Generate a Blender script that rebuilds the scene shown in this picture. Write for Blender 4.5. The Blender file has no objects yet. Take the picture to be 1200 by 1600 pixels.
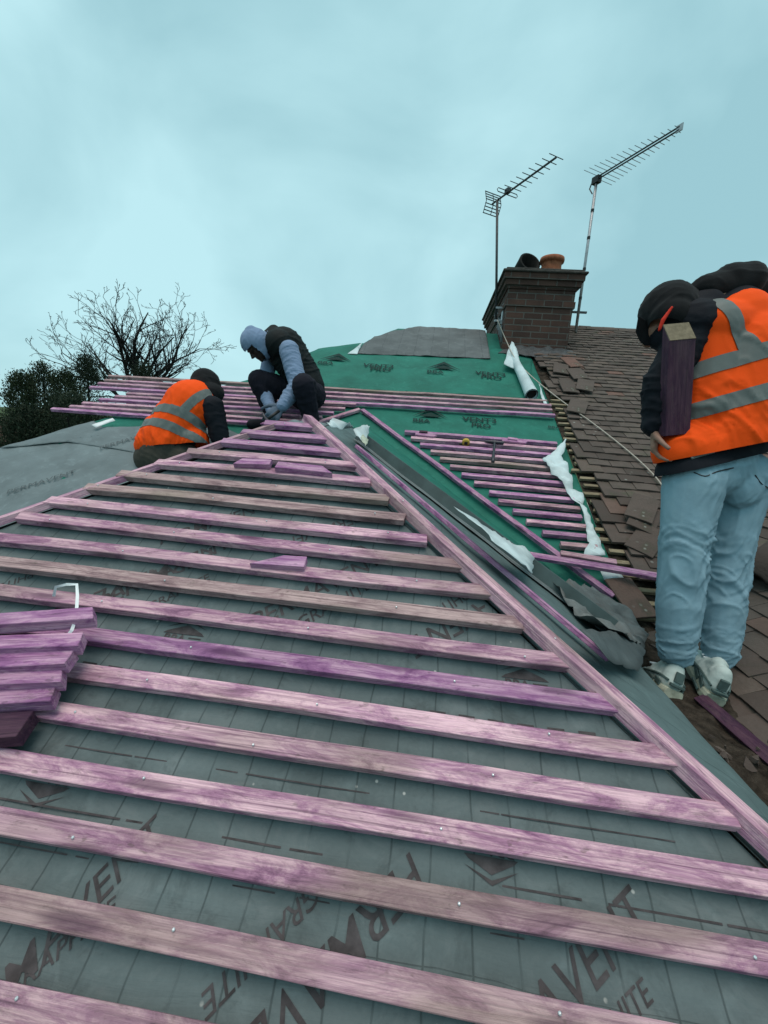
import bpy, bmesh, math, random
from mathutils import Vector as V3, Matrix, noise
random.seed(7)
R = math.radians
scene = bpy.context.scene
col = scene.collection

# ------------------------------------------------------------------ camera
EYE = V3((0, 0, 4.6))
FPX = 660.0
yaw, pit, rol = R(5.458), R(10.52), R(4.462)
FW = V3((-math.sin(yaw)*math.cos(pit), math.cos(yaw)*math.cos(pit), -math.sin(pit)))
r0 = V3((math.cos(yaw), math.sin(yaw), 0)); u0 = r0.cross(FW)
RT = r0*math.cos(rol) + u0*math.sin(rol); UP = RT.cross(FW)
cd = bpy.data.cameras.new('camera'); cam = bpy.data.objects.new('camera', cd); col.objects.link(cam)
cd.sensor_fit = 'VERTICAL'; cd.sensor_height = 24; cd.lens = 24*FPX/1600
cd.clip_start = 0.02; cd.clip_end = 2000
M = Matrix((RT, UP, -FW)).transposed().to_4x4(); M.translation = EYE
cam.matrix_world = M
scene.camera = cam

def ray(px, py): return FW + RT*((px-600)/FPX) - UP*((py-800)/FPX)
def J(px, py, d): return EYE + ray(px, py)*d
def hit(px, py, P, N):
    d = ray(px, py); return EYE + d*((P-EYE).dot(N)/d.dot(N))

# ------------------------------------------------------------------ roof planes
T = 0.5598
cC = 1/math.sqrt(1+T*T); sS = T*cC
A = EYE + V3((-0.5566, 1.765, 0.022))          # apex of the hipped wing
B = A + V3((0, 2.04, 0))                       # back end of the wing ridge
NH = V3((0, -sS, cC)); NR = V3((sS, 0, cC)); NL = V3((-sS, 0, cC))
XA = V3((1, 0, 0)); UPS = V3((0, cC, sS))
EAVE = 1.75
def hipP(px, py, o=0): return hit(px, py, A+NH*o, NH)
def mainP(px, py, o=0): return hit(px, py, B+NH*o, NH)
def rightP(px, py, o=0): return hit(px, py, A+NR*o, NR)
def H(x, v, o=0): return A + XA*(x-A.x) + UPS*v + NH*o
def Mn(x, v, o=0): return B + XA*(x-B.x) + UPS*v + NH*o
def Rt(u, y, o=0): return A + V3((u*cC, y, -u*sS)) + NR*o
NW = V3((-sS, 0, cC)); PW = EYE + V3((1.30, 2.0, -0.90))     # neighbour's wing, rising to the right
def Wn(x, y, o=0): return V3((x, y, PW.z + (x-PW.x)*T)) + NW*o
def wingP(px, py, o=0): return hit(px, py, PW+NW*o, NW)

# ------------------------------------------------------------------ materials
class NT:
    def __init__(s, name):
        s.m = bpy.data.materials.new(name); s.m.use_nodes = True
        s.t = s.m.node_tree; s.b = s.t.nodes['Principled BSDF']
    def n(s, ty, **kw):
        nd = s.t.nodes.new(ty)
        for k, v in kw.items():
            if k.startswith('_'): setattr(nd, k[1:], v)
            else:
                key = int(k[1:]) if k[0] == 'i' and k[1:].isdigit() else k.replace('__', ' ')
                inp = nd.inputs[key]
                if isinstance(v, bpy.types.NodeSocket): s.t.links.new(v, inp)
                else: inp.default_value = v
        return nd
    def link(s, a, b): s.t.links.new(a, b)
    def coord(s, scale=(1,1,1), rnd=0.0, what='Object'):
        tc = s.n('ShaderNodeTexCoord'); out = tc.outputs[what]
        if rnd:
            oi = s.n('ShaderNodeObjectInfo')
            ad = s.n('ShaderNodeVectorMath', _operation='SCALE', i0=(13.0, 7.0, 5.0), Scale=oi.outputs['Random'])
            a2 = s.n('ShaderNodeVectorMath', _operation='ADD', i0=out, i1=ad.outputs[0]); out = a2.outputs[0]
        mp = s.n('ShaderNodeVectorMath', _operation='MULTIPLY', i0=out, i1=scale)
        return mp.outputs[0]
    def noise(s, vec, scale, detail=4, rough=.55, dist=0):
        return s.n('ShaderNodeTexNoise', Vector=vec, Scale=scale, Detail=detail, Roughness=rough, Distortion=dist).outputs['Fac']
    def ramp(s, fac, stops):
        nd = s.n('ShaderNodeValToRGB', Fac=fac); e = nd.color_ramp.elements
        while len(e) < len(stops): e.new(.5)
        for el, (p, c) in zip(e, stops):
            el.position = p; el.color = (*c, 1) if len(c) == 3 else c
        return nd.outputs['Color']
    def bw(s, fac, a, b): return s.ramp(fac, sorted([(a, (0,0,0)), (b, (1,1,1))], key=lambda q: q[0]))
    def mix(s, fac, a, b, mode='MIX'):
        nd = s.n('ShaderNodeMix', _data_type='RGBA', _blend_type=mode)
        for i, v in ((0, fac), (6, a), (7, b)):
            if isinstance(v, bpy.types.NodeSocket): s.link(v, nd.inputs[i])
            elif i == 0: nd.inputs[0].default_value = v
            else: nd.inputs[i].default_value = (*v, 1)
        return nd.outputs[2]
    def math(s, op, a, b=0.0, c=0.0): return s.n('ShaderNodeMath', _operation=op, i0=a, i1=b, i2=c).outputs[0]
    def bump(s, h, strength=.3, dist=.01):
        s.link(s.n('ShaderNodeBump', Height=h, Strength=strength, Distance=dist).outputs[0], s.b.inputs['Normal'])
    def fin(s, colr, rough=.8, spec=.3, metal=0):
        if isinstance(colr, bpy.types.NodeSocket): s.link(colr, s.b.inputs['Base Color'])
        else: s.b.inputs['Base Color'].default_value = (*colr, 1)
        if isinstance(rough, bpy.types.NodeSocket): s.link(rough, s.b.inputs['Roughness'])
        else: s.b.inputs['Roughness'].default_value = rough
        s.b.inputs['Specular IOR Level'].default_value = spec
        s.b.inputs['Metallic'].default_value = metal
        return s.m

def wood(name, pale, mid, deep, weather, wamt=.5):
    k = NT(name)
    v = k.coord((1, 1, 1), 1.0)
    vg = k.n('ShaderNodeVectorMath', _operation='MULTIPLY', i0=v, i1=(2.0, 120, 120)).outputs[0]
    grain = k.noise(vg, 1.5, 5, .65, .8)
    vg2 = k.n('ShaderNodeVectorMath', _operation='MULTIPLY', i0=v, i1=(6, 210, 210)).outputs[0]
    fine = k.noise(vg2, 1.0, 3, .6)
    patch = k.noise(k.n('ShaderNodeVectorMath', _operation='MULTIPLY', i0=v, i1=(6.5, 26, 16)).outputs[0], 1.3, 7, .74, .7)
    big = k.noise(k.n('ShaderNodeVectorMath', _operation='MULTIPLY', i0=v, i1=(1.9, 6, 4)).outputs[0], 1.0, 3, .5)
    c = k.ramp(patch, [(.30, deep), (.43, mid), (.55, pale), (.75, tuple(min(1, x*1.18) for x in pale))])
    c = k.mix(k.math('MULTIPLY', k.bw(grain, .46, .60), .55), c, tuple(x*.8 for x in mid))
    c = k.mix(k.math('MULTIPLY', k.bw(fine, .50, .68), .34), c, deep)
    wth = k.ramp(k.noise(vg, .8, 4, .6), [(.3, tuple(x*.6 for x in weather)), (.7, tuple(x*1.35 for x in weather))])
    c = k.mix(k.math('MULTIPLY', k.bw(big, .50, .66), wamt), c, wth)
    crk = k.noise(k.n('ShaderNodeVectorMath', _operation='MULTIPLY', i0=v, i1=(1.6, 170, 170)).outputs[0], 1.0, 2, .5)
    c = k.mix(k.math('MULTIPLY', k.bw(crk, .63, .70), .5), c, tuple(x*.5 for x in deep))
    mould = k.noise(k.n('ShaderNodeVectorMath', _operation='MULTIPLY', i0=v, i1=(11, 40, 30)).outputs[0], 1.0, 7, .8, .5)
    c = k.mix(k.math('MULTIPLY', k.bw(mould, .55, .68), .5), c, (.085, .062, .060))
    # knots
    vo = k.n('ShaderNodeTexVoronoi', Vector=k.n('ShaderNodeVectorMath', _operation='MULTIPLY', i0=v, i1=(3.3, 18, 10)).outputs[0], Scale=1.0)
    kn = k.ramp(vo.outputs['Distance'], [(.0, (1,1,1)), (.13, (.75,.75,.75)), (.22, (0,0,0))])
    c = k.mix(k.math('MULTIPLY', kn, .75), c, tuple(x*.45 for x in deep))
    sp = k.bw(k.noise(k.n('ShaderNodeVectorMath', _operation='MULTIPLY', i0=v, i1=(30, 60, 60)).outputs[0], 1.4, 2), .66, .74)
    c = k.mix(k.math('MULTIPLY', sp, .45), c, tuple(x*.4 for x in weather))
    oi = k.n('ShaderNodeObjectInfo')
    val = k.n('ShaderNodeMapRange', Value=oi.outputs['Random'], **{'To__Min': .80, 'To__Max': 1.12}).outputs[0]
    hs = k.n('ShaderNodeHueSaturation', Color=c, Value=val, Saturation=1.0)
    k.bump(k.math('ADD', grain, k.math('MULTIPLY', fine, .6)), .75, .004)
    return k.fin(hs.outputs[0], .82, .25)

PALE = (.74, .47, .53); MIDP = (.44, .22, .33); DEEP = (.15, .058, .125); WEA = (.21, .165, .12)
M_bat = wood('purple_treated_timber', PALE, MIDP, DEEP, WEA, .6)
M_bat_new = wood('fresh_purple_timber', (.60, .35, .49), (.38, .165, .335), (.14, .040, .145), (.24, .15, .22), .25)
M_bat_grey = wood('weathered_purple_timber', (.50, .35, .345), (.32, .205, .215), (.10, .060, .068), (.24, .20, .155), .9)
M_bat_dark = wood('dark_purple_timber', (.085, .040, .062), (.055, .022, .046), (.022, .009, .024), (.1, .07, .08), .35)
M_old = wood('bare_old_timber', (.30, .255, .17), (.22, .175, .11), (.10, .075, .05), (.25, .2, .13), .4)

def membrane(name, base, line=None, fleck=.25, gx=.088, gy=0.0, lam=.55, worn=False):
    k = NT(name)
    v = k.coord((1, 1, 1))
    n1 = k.noise(v, 3.0, 6, .62); n2 = k.noise(v, 160, 3, .6); n3 = k.noise(v, 14, 5, .6, .5)
    lo = tuple(x*.72 for x in base); hi = tuple(x*1.28 for x in base)
    c = k.ramp(n1, [(.3, lo), (.5, base), (.72, hi)])
    c = k.mix(k.math('MULTIPLY', n2, fleck), c, tuple(x*.55 for x in base))
    c = k.mix(k.math('MULTIPLY', k.bw(n3, .56, .70), .25), c, tuple(min(1, x*1.7+.02) for x in base))
    h = k.math('ADD', k.math('MULTIPLY', n3, 1.0), k.math('MULTIPLY', n2, .12))
    if worn:
        dn = k.noise(k.n('ShaderNodeVectorMath', _operation='MULTIPLY', i0=v, i1=(6, 9, 5)).outputs[0], 1.0, 6, .7, .8)
        c = k.mix(k.math('MULTIPLY', k.bw(dn, .50, .64), .45), c, (.175, .205, .208))
        dk = k.noise(k.n('ShaderNodeVectorMath', _operation='MULTIPLY', i0=v, i1=(11, 11, 5)).outputs[0], 1.0, 5, .7, .5)
        c = k.mix(k.math('MULTIPLY', k.bw(dk, .54, .68), .5), c, (.050, .064, .066))
        wr = k.noise(k.n('ShaderNodeVectorMath', _operation='MULTIPLY', i0=v, i1=(3, 26, 5)).outputs[0], 1.0, 4, .6, 1.2)
        h = k.math('ADD', h, k.math('MULTIPLY', wr, 1.5))
        fl = k.n('ShaderNodeTexVoronoi', Vector=v, Scale=30.0)
        c = k.mix(k.math('MULTIPLY', k.bw(fl.outputs['Distance'], .10, .05), k.bw(k.noise(v, 8, 2), .55, .6)), c, (.42, .44, .42))
    if line:
        wob = k.n('ShaderNodeVectorMath', _operation='SCALE', i0=k.n('ShaderNodeTexNoise', Vector=v, Scale=7.0, Detail=2).outputs['Color'], Scale=.018).outputs[0]
        vv = k.n('ShaderNodeVectorMath', _operation='ADD', i0=v, i1=wob).outputs[0]
        sx = k.n('ShaderNodeSeparateXYZ', Vector=vv)
        fx = k.math('ABSOLUTE', k.math('SUBTRACT', k.math('FRACT', k.math('DIVIDE', sx.outputs[0], gx)), .5))
        ln = k.bw(fx, .030, .010)
        if gy:
            fy = k.math('ABSOLUTE', k.math('SUBTRACT', k.math('FRACT', k.math('DIVIDE', sx.outputs[1], gy)), .5))
            ln = k.math('MAXIMUM', ln, k.math('MULTIPLY', k.bw(fy, .014, .004), .8))
        brk = k.bw(k.noise(v, 9.0, 2), .36, .52)
        c = k.mix(k.math('MULTIPLY', k.math('MULTIPLY', ln, brk), .6), c, line)
        h = k.math('SUBTRACT', h, k.math('MULTIPLY', ln, .5))
        h = k.math('SUBTRACT', h, k.math('MULTIPLY', k.math('POWER', k.math('SUBTRACT', .5, fx), 3.0), 6.0))
    k.bump(h, .35, .006)
    return k.fin(c, lam, .15)

M_grey = membrane('grey_roof_membrane', (.122, .160, .165), (.038, .052, .054), .4, .066, .085, .7, True)
M_grey_side = membrane('grey_side_membrane', (.105, .155, .158), (.04, .06, .062), .3, .11, .13, .7)
M_grey_far = membrane('pale_grey_membrane', (.150, .185, .195), None, .35)
M_grey_ridge = membrane('old_grey_membrane', (.130, .145, .150), (.07, .08, .085), .4, .21, .3, .85)
M_green = membrane('green_roof_membrane', (.018, .150, .112), None, .25, lam=.6)
M_white = membrane('white_membrane_underside', (.50, .60, .62), None, .12, lam=.6)
M_crump = membrane('crumpled_membrane', (.150, .168, .168), None, .4)

def plain(name, c, rough=.7, spec=.3, metal=0, var=.25, scale=20, bump=.15, bd=.003):
    k = NT(name); v = k.coord()
    n1 = k.noise(v, scale, 5, .6)
    cc = k.ramp(n1, [(.3, tuple(x*(1-var) for x in c)), (.7, tuple(min(1, x*(1+var)) for x in c))])
    if bump: k.bump(k.noise(v, scale*4, 4), bump, bd)
    return k.fin(cc, rough, spec, metal)

M_ink = plain('printed_ink', (.066, .060, .063), .8, .2, var=.45, scale=40, bump=0)
M_ink_green = plain('dark_green_ink', (.010, .030, .026), .8, .2, var=.3, scale=40, bump=0)
M_trough = plain('moulded_valley_grey', (.050, .080, .080), .55, .4, var=.3, scale=9)
M_trough_l = plain('valley_flange_grey', (.115, .150, .158), .55, .4, var=.25, scale=12)
M_nail = plain('nail_steel', (.62, .64, .66), .35, .5, .6, var=.1, bump=0)
M_lead = plain('dull_lead', (.060, .064, .068), .6, .4, var=.4, scale=14, bump=.5, bd=.01)
M_terra = plain('terracotta', (.30, .105, .055), .8, .2, var=.3, scale=18)
M_soot_shade = plain('soot_and_shade_black', (.012, .013, .012), .85, .2, var=.4, scale=18)  # soot on the cowl, and painted shade inside the membrane roll
M_cement = plain('cement_flaunching', (.07, .065, .06), .95, .1, var=.4, scale=25, bump=.6, bd=.01)
M_alu = plain('aerial_aluminium', (.36, .38, .40), .45, .5, .5, var=.2, bump=0)
M_alu_dark = plain('tarnished_aerial_metal', (.06, .065, .07), .55, .4, .4, var=.3, bump=0)
M_blackp = plain('black_plastic', (.012, .012, .013), .5, .4, var=.2, bump=0)
M_rope = plain('pale_cable', (.42, .38, .33), .8, .2, var=.2, scale=60)
M_plastic_w = plain('white_plastic', (.74, .78, .80), .4, .5, var=.06, bump=0)
M_yellow = plain('yellow_plastic', (.50, .33, .05), .5, .4, var=.2, bump=0)
M_steel = plain('dark_tool_steel', (.045, .045, .055), .4, .5, .5, var=.3, bump=0)
M_render = plain('rendered_wall', (.55, .52, .47), .9, .2, var=.12, scale=6, bump=.4, bd=.01)
M_debris = plain('rotten_debris', (.045, .036, .028), .95, .1, var=.7, scale=22, bump=.9, bd=.02)
M_brownroof = plain('far_brown_roof', (.10, .062, .052), .9, .2, var=.25, scale=3)
M_grass = plain('garden_grass', (.05, .075, .03), .95, .1, var=.4, scale=.6, bump=.5, bd=.05)

def tile_mat(name, base):
    k = NT(name); v = k.coord()
    at = k.n('ShaderNodeAttribute', _attribute_name='tint')
    n1 = k.noise(v, 9, 6, .65); n2 = k.noise(v, 70, 4, .6)
    c = k.ramp(at.outputs['Fac'], [(0, tuple(x*.62 for x in base)), (.35, base), (.7, (base[0]*1.08, base[1]*1.12, base[2]*1.12)), (.95, (base[0]*1.2, base[1]*1.2, base[2]*1.15)), (1, (base[0]*1.7, base[1]*1.2, base[2]*1.1))])
    c = k.mix(k.math('MULTIPLY', k.bw(n1, .45, .72), .55), c, (base[0]*.5, base[1]*.58, base[2]*.55))
    c = k.mix(k.math('MULTIPLY', n2, .35), c, tuple(x*.45 for x in base))
    ms = k.noise(v, 6.0, 7, .75)
    c = k.mix(k.math('MULTIPLY', k.bw(ms, .56, .68), .7), c, (.060, .068, .040))
    li = k.n('ShaderNodeTexVoronoi', Vector=v, Scale=17.0)
    lm = k.math('MULTIPLY', k.bw(li.outputs['Distance'], .20, .10), k.bw(k.noise(v, 1.7, 3), .55, .64))
    c = k.mix(k.math('MULTIPLY', lm, .8), c, (.34, .36, .33))
    k.bump(k.math('ADD', n1, n2), .5, .006)
    return k.fin(c, .85, .25)
M_tile = tile_mat('old_clay_tile', (.108, .083, .072))

def brick_mat():
    k = NT('sooty_brick'); tc = k.n('ShaderNodeTexCoord')
    v = tc.outputs['UV']
    br = k.n('ShaderNodeTexBrick', Vector=v, Scale=1.0)
    for key, val in (('Mortar Size', .008), ('Brick Width', .225), ('Row Height', .075), ('Mortar Smooth', .2), ('Bias', -.2)):
        br.inputs[key].default_value = val
    br.inputs['Color1'].default_value = (.125, .068, .054, 1); br.inputs['Color2'].default_value = (.065, .040, .035, 1)
    br.inputs['Mortar'].default_value = (.14, .128, .116, 1)
    ob = k.coord(); n1 = k.noise(ob, 5, 6, .65)
    c = k.mix(k.math('MULTIPLY', k.bw(n1, .45, .75), .5), br.outputs['Color'], (.03, .025, .025))
    c = k.mix(k.math('MULTIPLY', k.noise(ob, 60, 4), .4), c, (.03, .02, .018))
    k.bump(k.math('ADD', k.math('MULTIPLY', br.outputs['Fac'], -1.0), k.math('MULTIPLY', k.noise(ob, 40, 4), .5)), .8, .008)
    return k.fin(c, .92, .15)
M_brick = brick_mat()

def cloth(name, c, rough=.85, var=.18, weave=300, fuzz=0.0, bump=.25, wash=None):
    k = NT(name); v = k.coord()
    n1 = k.noise(v, 7, 5, .6); n2 = k.noise(v, weave, 2, .5)
    cc = k.ramp(n1, [(.3, tuple(x*(1-var) for x in c)), (.7, tuple(min(1, x*(1+var)) for x in c))])
    if wash: cc = k.mix(k.math('MULTIPLY', k.bw(k.noise(v, 22, 4, .6), .5, .7), .5), cc, wash)
    cc = k.mix(k.math('MULTIPLY', n2, .22), cc, tuple(x*.6 for x in c))
    k.bump(k.math('ADD', n2, k.math('MULTIPLY', k.noise(v, 45, 4), .8)), bump, .004)
    k.b.inputs['Sheen Weight'].default_value = fuzz
    return k.fin(cc, rough, .2)
M_orange = cloth('fluorescent_orange_cloth', (1.0, .088, .004), .8, .05, bump=.2)
M_refl = cloth('grey_reflective_tape', (.155, .172, .165), .5, .12, bump=.1)
M_black = cloth('black_jacket_cloth', (.0075, .009, .014), .8, .3)
M_blackhood = cloth('black_fleece', (.010, .0105, .012), .95, .3, fuzz=.05)
M_gilet = cloth('dark_padded_cloth', (.0085, .012, .013), .75, .3)
M_denim = cloth('pale_blue_denim', (.24, .375, .45), .9, .16, 420, wash=(.27, .40, .46))
M_hoodie = cloth('blue_grey_hoodie', (.20, .28, .42), .95, .1, 350, .1)
M_trouser = cloth('black_trousers', (.012, .012, .020), .9, .3)
M_brown = cloth('brown_grey_trousers', (.060, .055, .045), .9, .2)
M_glove = cloth('grey_glove', (.12, .155, .21), .9, .3)
M_shoe = cloth('white_trainer', (.50, .58, .55), .6, .14, 150, wash=(.36, .42, .40))
M_sole = plain('trainer_sole', (.36, .38, .30), .7, .3, var=.3, scale=40)
M_shoe_dark = plain('trainer_green_trim', (.07, .11, .105), .6, .3, var=.3, scale=40)
M_red = cloth('red_lining', (.55, .03, .015), .8, .1)
M_skin_d = plain('dark_skin', (.035, .020, .015), .55, .4, var=.15, scale=30)
M_skin = plain('skin', (.30, .16, .115), .55, .4, var=.1, scale=30)
M_bark = plain('grey_bark', (.022, .022, .022), .95, .1, var=.4, scale=6, bump=.6, bd=.02)
def leafmat(name, a, b):
    k = NT(name); at = k.n('ShaderNodeAttribute', _attribute_name='tint')
    k.b.inputs['Transmission Weight'].default_value = 0
    return k.fin(k.ramp(at.outputs['Fac'], [(0, a), (1, b)]), .8, .2)
M_leaf = leafmat('evergreen_foliage', (.016, .027, .014), (.055, .072, .038))
M_leaf2 = leafmat('dark_evergreen_foliage', (.012, .020, .012), (.034, .048, .028))

# ------------------------------------------------------------------ object helpers
WM = {}
def setp(o, W, parent):
    WM[o.name] = W.copy()
    if parent:
        o.parent = parent; o.matrix_local = WM[parent.name].inverted() @ W
    else: o.matrix_world = W
def tag(o, label=None, cat=None, group=None, kind=None):
    for k, v in (('label', label), ('category', cat), ('group', group), ('kind', kind)):
        if v: o[k] = v
    return o
def thing(name, label, cat, loc, group=None):
    o = bpy.data.objects.new(name, None); col.objects.link(o); o.empty_display_size = .1
    setp(o, Matrix.Translation(loc), None)
    return tag(o, label, cat, group)
def frame(loc, x, z):
    x = x.normalized(); y = z.cross(x).normalized(); z = x.cross(y)
    m = Matrix((x, y, z)).transposed().to_4x4(); m.translation = loc; return m
def mesh_obj(name, verts, faces, mats, parent=None, W=None, midx=None, smooth=False, bevel=0, tint=None, uv=None):
    """verts are world points; W is the object's world frame"""
    if not isinstance(mats, (list, tuple)): mats = [mats]
    if W is None:
        c = V3((0, 0, 0))
        for v in verts: c += v
        W = Matrix.Translation(c/len(verts))
    iw = W.inverted()
    me = bpy.data.meshes.new(name)
    me.from_pydata([iw @ v for v in verts], [], faces); 
    for m in mats: me.materials.append(m)
    if midx:
        for p, i in zip(me.polygons, midx): p.material_index = i
    if tint:
        a = me.attributes.new('tint', 'FLOAT', 'FACE')
        for i, t in enumerate(tint): a.data[i].value = t
    if uv:
        l = me.uv_layers.new(name='UVMap')
        for p in me.polygons:
            for li in p.loop_indices: l.data[li].uv = uv(verts[me.loops[li].vertex_index], p)
    if bevel:
        bm = bmesh.new(); bm.from_mesh(me)
        bmesh.ops.bevel(bm, geom=[e for e in bm.edges if len(e.link_faces) == 2 and e.calc_face_angle(0) > .6], offset=bevel, segments=1, affect='EDGES')
        bm.to_mesh(me); bm.free()
    if smooth:
        for p in me.polygons: p.use_smooth = True
    me.update()
    o = bpy.data.objects.new(name, me); col.objects.link(o); setp(o, W, parent)
    return o

class MB:
    def __init__(s): s.v = []; s.f = []; s.mi = []; s.t = []
    def add(s, vs, fs, mi=0, t=0.0):
        b = len(s.v); s.v += vs
        for f in fs: s.f.append([i+b for i in f]); s.mi.append(mi); s.t.append(t)
    def box(s, c, ax, hx, ay, hy, az, hz, mi=0, t=0.0):
        vs = [c + ax*(hx*i) + ay*(hy*j) + az*(hz*k) for k in (-1, 1) for j in (-1, 1) for i in (-1, 1)]
        s.add(vs, [(0,2,3,1), (4,5,7,6), (0,1,5,4), (2,6,7,3), (0,4,6,2), (1,3,7,5)], mi, t)
    def tube(s, pts, rad, n=8, mi=0, cap=True):
        pts = [V3(p) for p in pts]; rings = []
        if not isinstance(rad, (list, tuple)): rad = [rad]*len(pts)
        pv = None; vs = []; fs = []
        for i, p in enumerate(pts):
            d = (pts[min(i+1, len(pts)-1)] - pts[max(i-1, 0)]).normalized()
            if pv is None: pv = d.orthogonal().normalized()
            pv = (pv - d*pv.dot(d)).normalized(); q = d.cross(pv)
            for k in range(n):
                a = 2*math.pi*k/n; vs.append(p + (pv*math.cos(a) + q*math.sin(a))*rad[i])
        for i in range(len(pts)-1):
            for k in range(n):
                k2 = (k+1) % n; fs.append((i*n+k, i*n+k2, (i+1)*n+k2, (i+1)*n+k))
        if cap: fs.append(tuple(range(n))[::-1]); fs.append(tuple((len(pts)-1)*n+k for k in range(n)))
        s.add(vs, fs, mi)
    def lathe(s, base, axis, prof, n=24, mi=0):
        axis = axis.normalized(); x = axis.orthogonal().normalized(); y = axis.cross(x); vs = []; fs = []
        for r, z in prof:
            for k in range(n):
                a = 2*math.pi*k/n; vs.append(base + axis*z + (x*math.cos(a)+y*math.sin(a))*max(r, 1e-4))
        for i in range(len(prof)-1):
            for k in range(n):
                k2 = (k+1) % n; fs.append((i*n+k, i*n+k2, (i+1)*n+k2, (i+1)*n+k))
        fs.append(tuple(range(n))[::-1]); fs.append(tuple((len(prof)-1)*n+k for k in range(n)))
        s.add(vs, fs, mi)
    def build(s, name, mats, parent=None, **kw):
        t = s.t if kw.pop('tinted', False) else None
        return mesh_obj(name, s.v, s.f, mats, parent, midx=s.mi if isinstance(mats, (list, tuple)) and len(mats) > 1 else None, tint=t, **kw)

def batten(name, p0, p1, up, mat, parent=None, w=.037, h=.022, nails=0, cut0=0, cut1=0, warp=.004, seed=None, lift=0):
    """sawn batten resting on the points p0 -> p1 with its underside; up is the surface normal"""
    rn = random.Random(seed if seed is not None else random.random())
    ax = (p1-p0); L = ax.length; ax.normalize()
    up = (up - ax*up.dot(ax)).normalized(); sd = up.cross(ax)
    n = max(2, int(L/.12)); vs = []; fs = []; mi = []
    s1, s2 = rn.uniform(0, 50), rn.uniform(0, 50)
    for i in range(n+1):
        f = i/n
        wy = noise.noise(V3((f*L*1.3, s1, 0)))*warp*2; wz = abs(noise.noise(V3((f*L*1.5, s2, 3))))*warp
        for sy, sz in ((-1, 0), (1, 0), (1, 1), (-1, 1)):
            e = cut0*sy*w/2*(i == 0) + cut1*sy*w/2*(i == n)
            vs.append(p0 + ax*(f*L+e) + sd*(sy*w/2+wy) + up*(sz*h+wz+lift))
    for i in range(n):
        for k in range(4):
            k2 = (k+1) % 4; fs.append((i*4+k, i*4+4+k, i*4+4+k2, i*4+k2)); mi.append(0)
    fs.append((0, 1, 2, 3)); fs.append((n*4+3, n*4+2, n*4+1, n*4)); mi += [0, 0]
    W = frame(p0 + up*(h/2), ax, up)
    o = mesh_obj(name, vs, fs, [mat, M_nail], parent, W=W, bevel=.0012)
    if nails:
        m = MB(); k = 0
        x = rn.uniform(.04, .16)
        while x < L-.02:
            c = p0 + ax*x + sd*rn.uniform(-.006, .006) + up*(h+lift+warp*1.0)
            m.lathe(c - up*.004, up, [(.0022, 0), (.0022, .0042), (.001, .005)], 8); x += rn.uniform(.35, .6)
        if m.v:
            iw = W.inverted(); bm = bmesh.new(); bm.from_mesh(o.data)
            vv = [bm.verts.new(iw @ q) for q in m.v]
            for f in m.f:
                fc = bm.faces.new([vv[i] for i in f]); fc.material_index = 1
            bm.to_mesh(o.data); bm.free()
    return o

def sheet(name, pts, N, mat, parent=None, thick=.003, amp=.004, freq=6, cuts=3, W=None, seed=0, jag=0, amp2=0, sharp=0):
    """a sheet whose outline is pts (world), subdivided, wrinkled along N, with thickness"""
    out = []
    rn = random.Random(seed+11)
    for i, p in enumerate(pts):
        q = pts[(i+1) % len(pts)]; out.append(p)
        if jag:
            k = max(1, int((q-p).length/.05))
            for j in range(1, k):
                d = (q-p).normalized().cross(N); out.append(p.lerp(q, j/k) + d*rn.uniform(-jag, jag))
    bm = bmesh.new(); f = bm.faces.new([bm.verts.new(p) for p in out])
    bmesh.ops.triangulate(bm, faces=[f], quad_method='BEAUTY', ngon_method='BEAUTY')
    for _ in range(cuts):
        ed = [e for e in bm.edges if e.calc_length() > .05]
        if not ed: break
        bmesh.ops.subdivide_edges(bm, edges=ed, cuts=1)
        bmesh.ops.triangulate(bm, faces=bm.faces[:])
    for v in bm.verts:
        q = v.co*freq + V3((seed*3.1, seed*1.7, 0))
        v.co += N*(noise.noise(q)*amp + noise.noise(q*2.7)*amp*.4 + (.25-abs(noise.noise(q*1.7+V3((4, 8, 2)))))*amp*sharp)
        if amp2: v.co += N*(abs(noise.noise(q*.8+V3((9, 3, 1))))*amp2)
    bm.normal_update()
    if sum((f.normal.dot(N) for f in bm.faces)) < 0: bmesh.ops.reverse_faces(bm, faces=bm.faces[:])
    top = bm.faces[:]
    ret = bmesh.ops.extrude_face_region(bm, geom=top)
    nv = [g for g in ret['geom'] if isinstance(g, bmesh.types.BMVert)]
    for v in nv: v.co -= N*thick
    bmesh.ops.recalc_face_normals(bm, faces=bm.faces[:])
    if W is None:
        c = V3((0, 0, 0))
        for p in pts: c += p
        W = Matrix.Translation(c/len(pts))
    bm.transform(W.inverted())
    me = bpy.data.meshes.new(name); bm.to_mesh(me); bm.free(); me.materials.append(mat)
    for p in me.polygons: p.use_smooth = True
    o = bpy.data.objects.new(name, me); col.objects.link(o); setp(o, W, parent)
    return o

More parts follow.
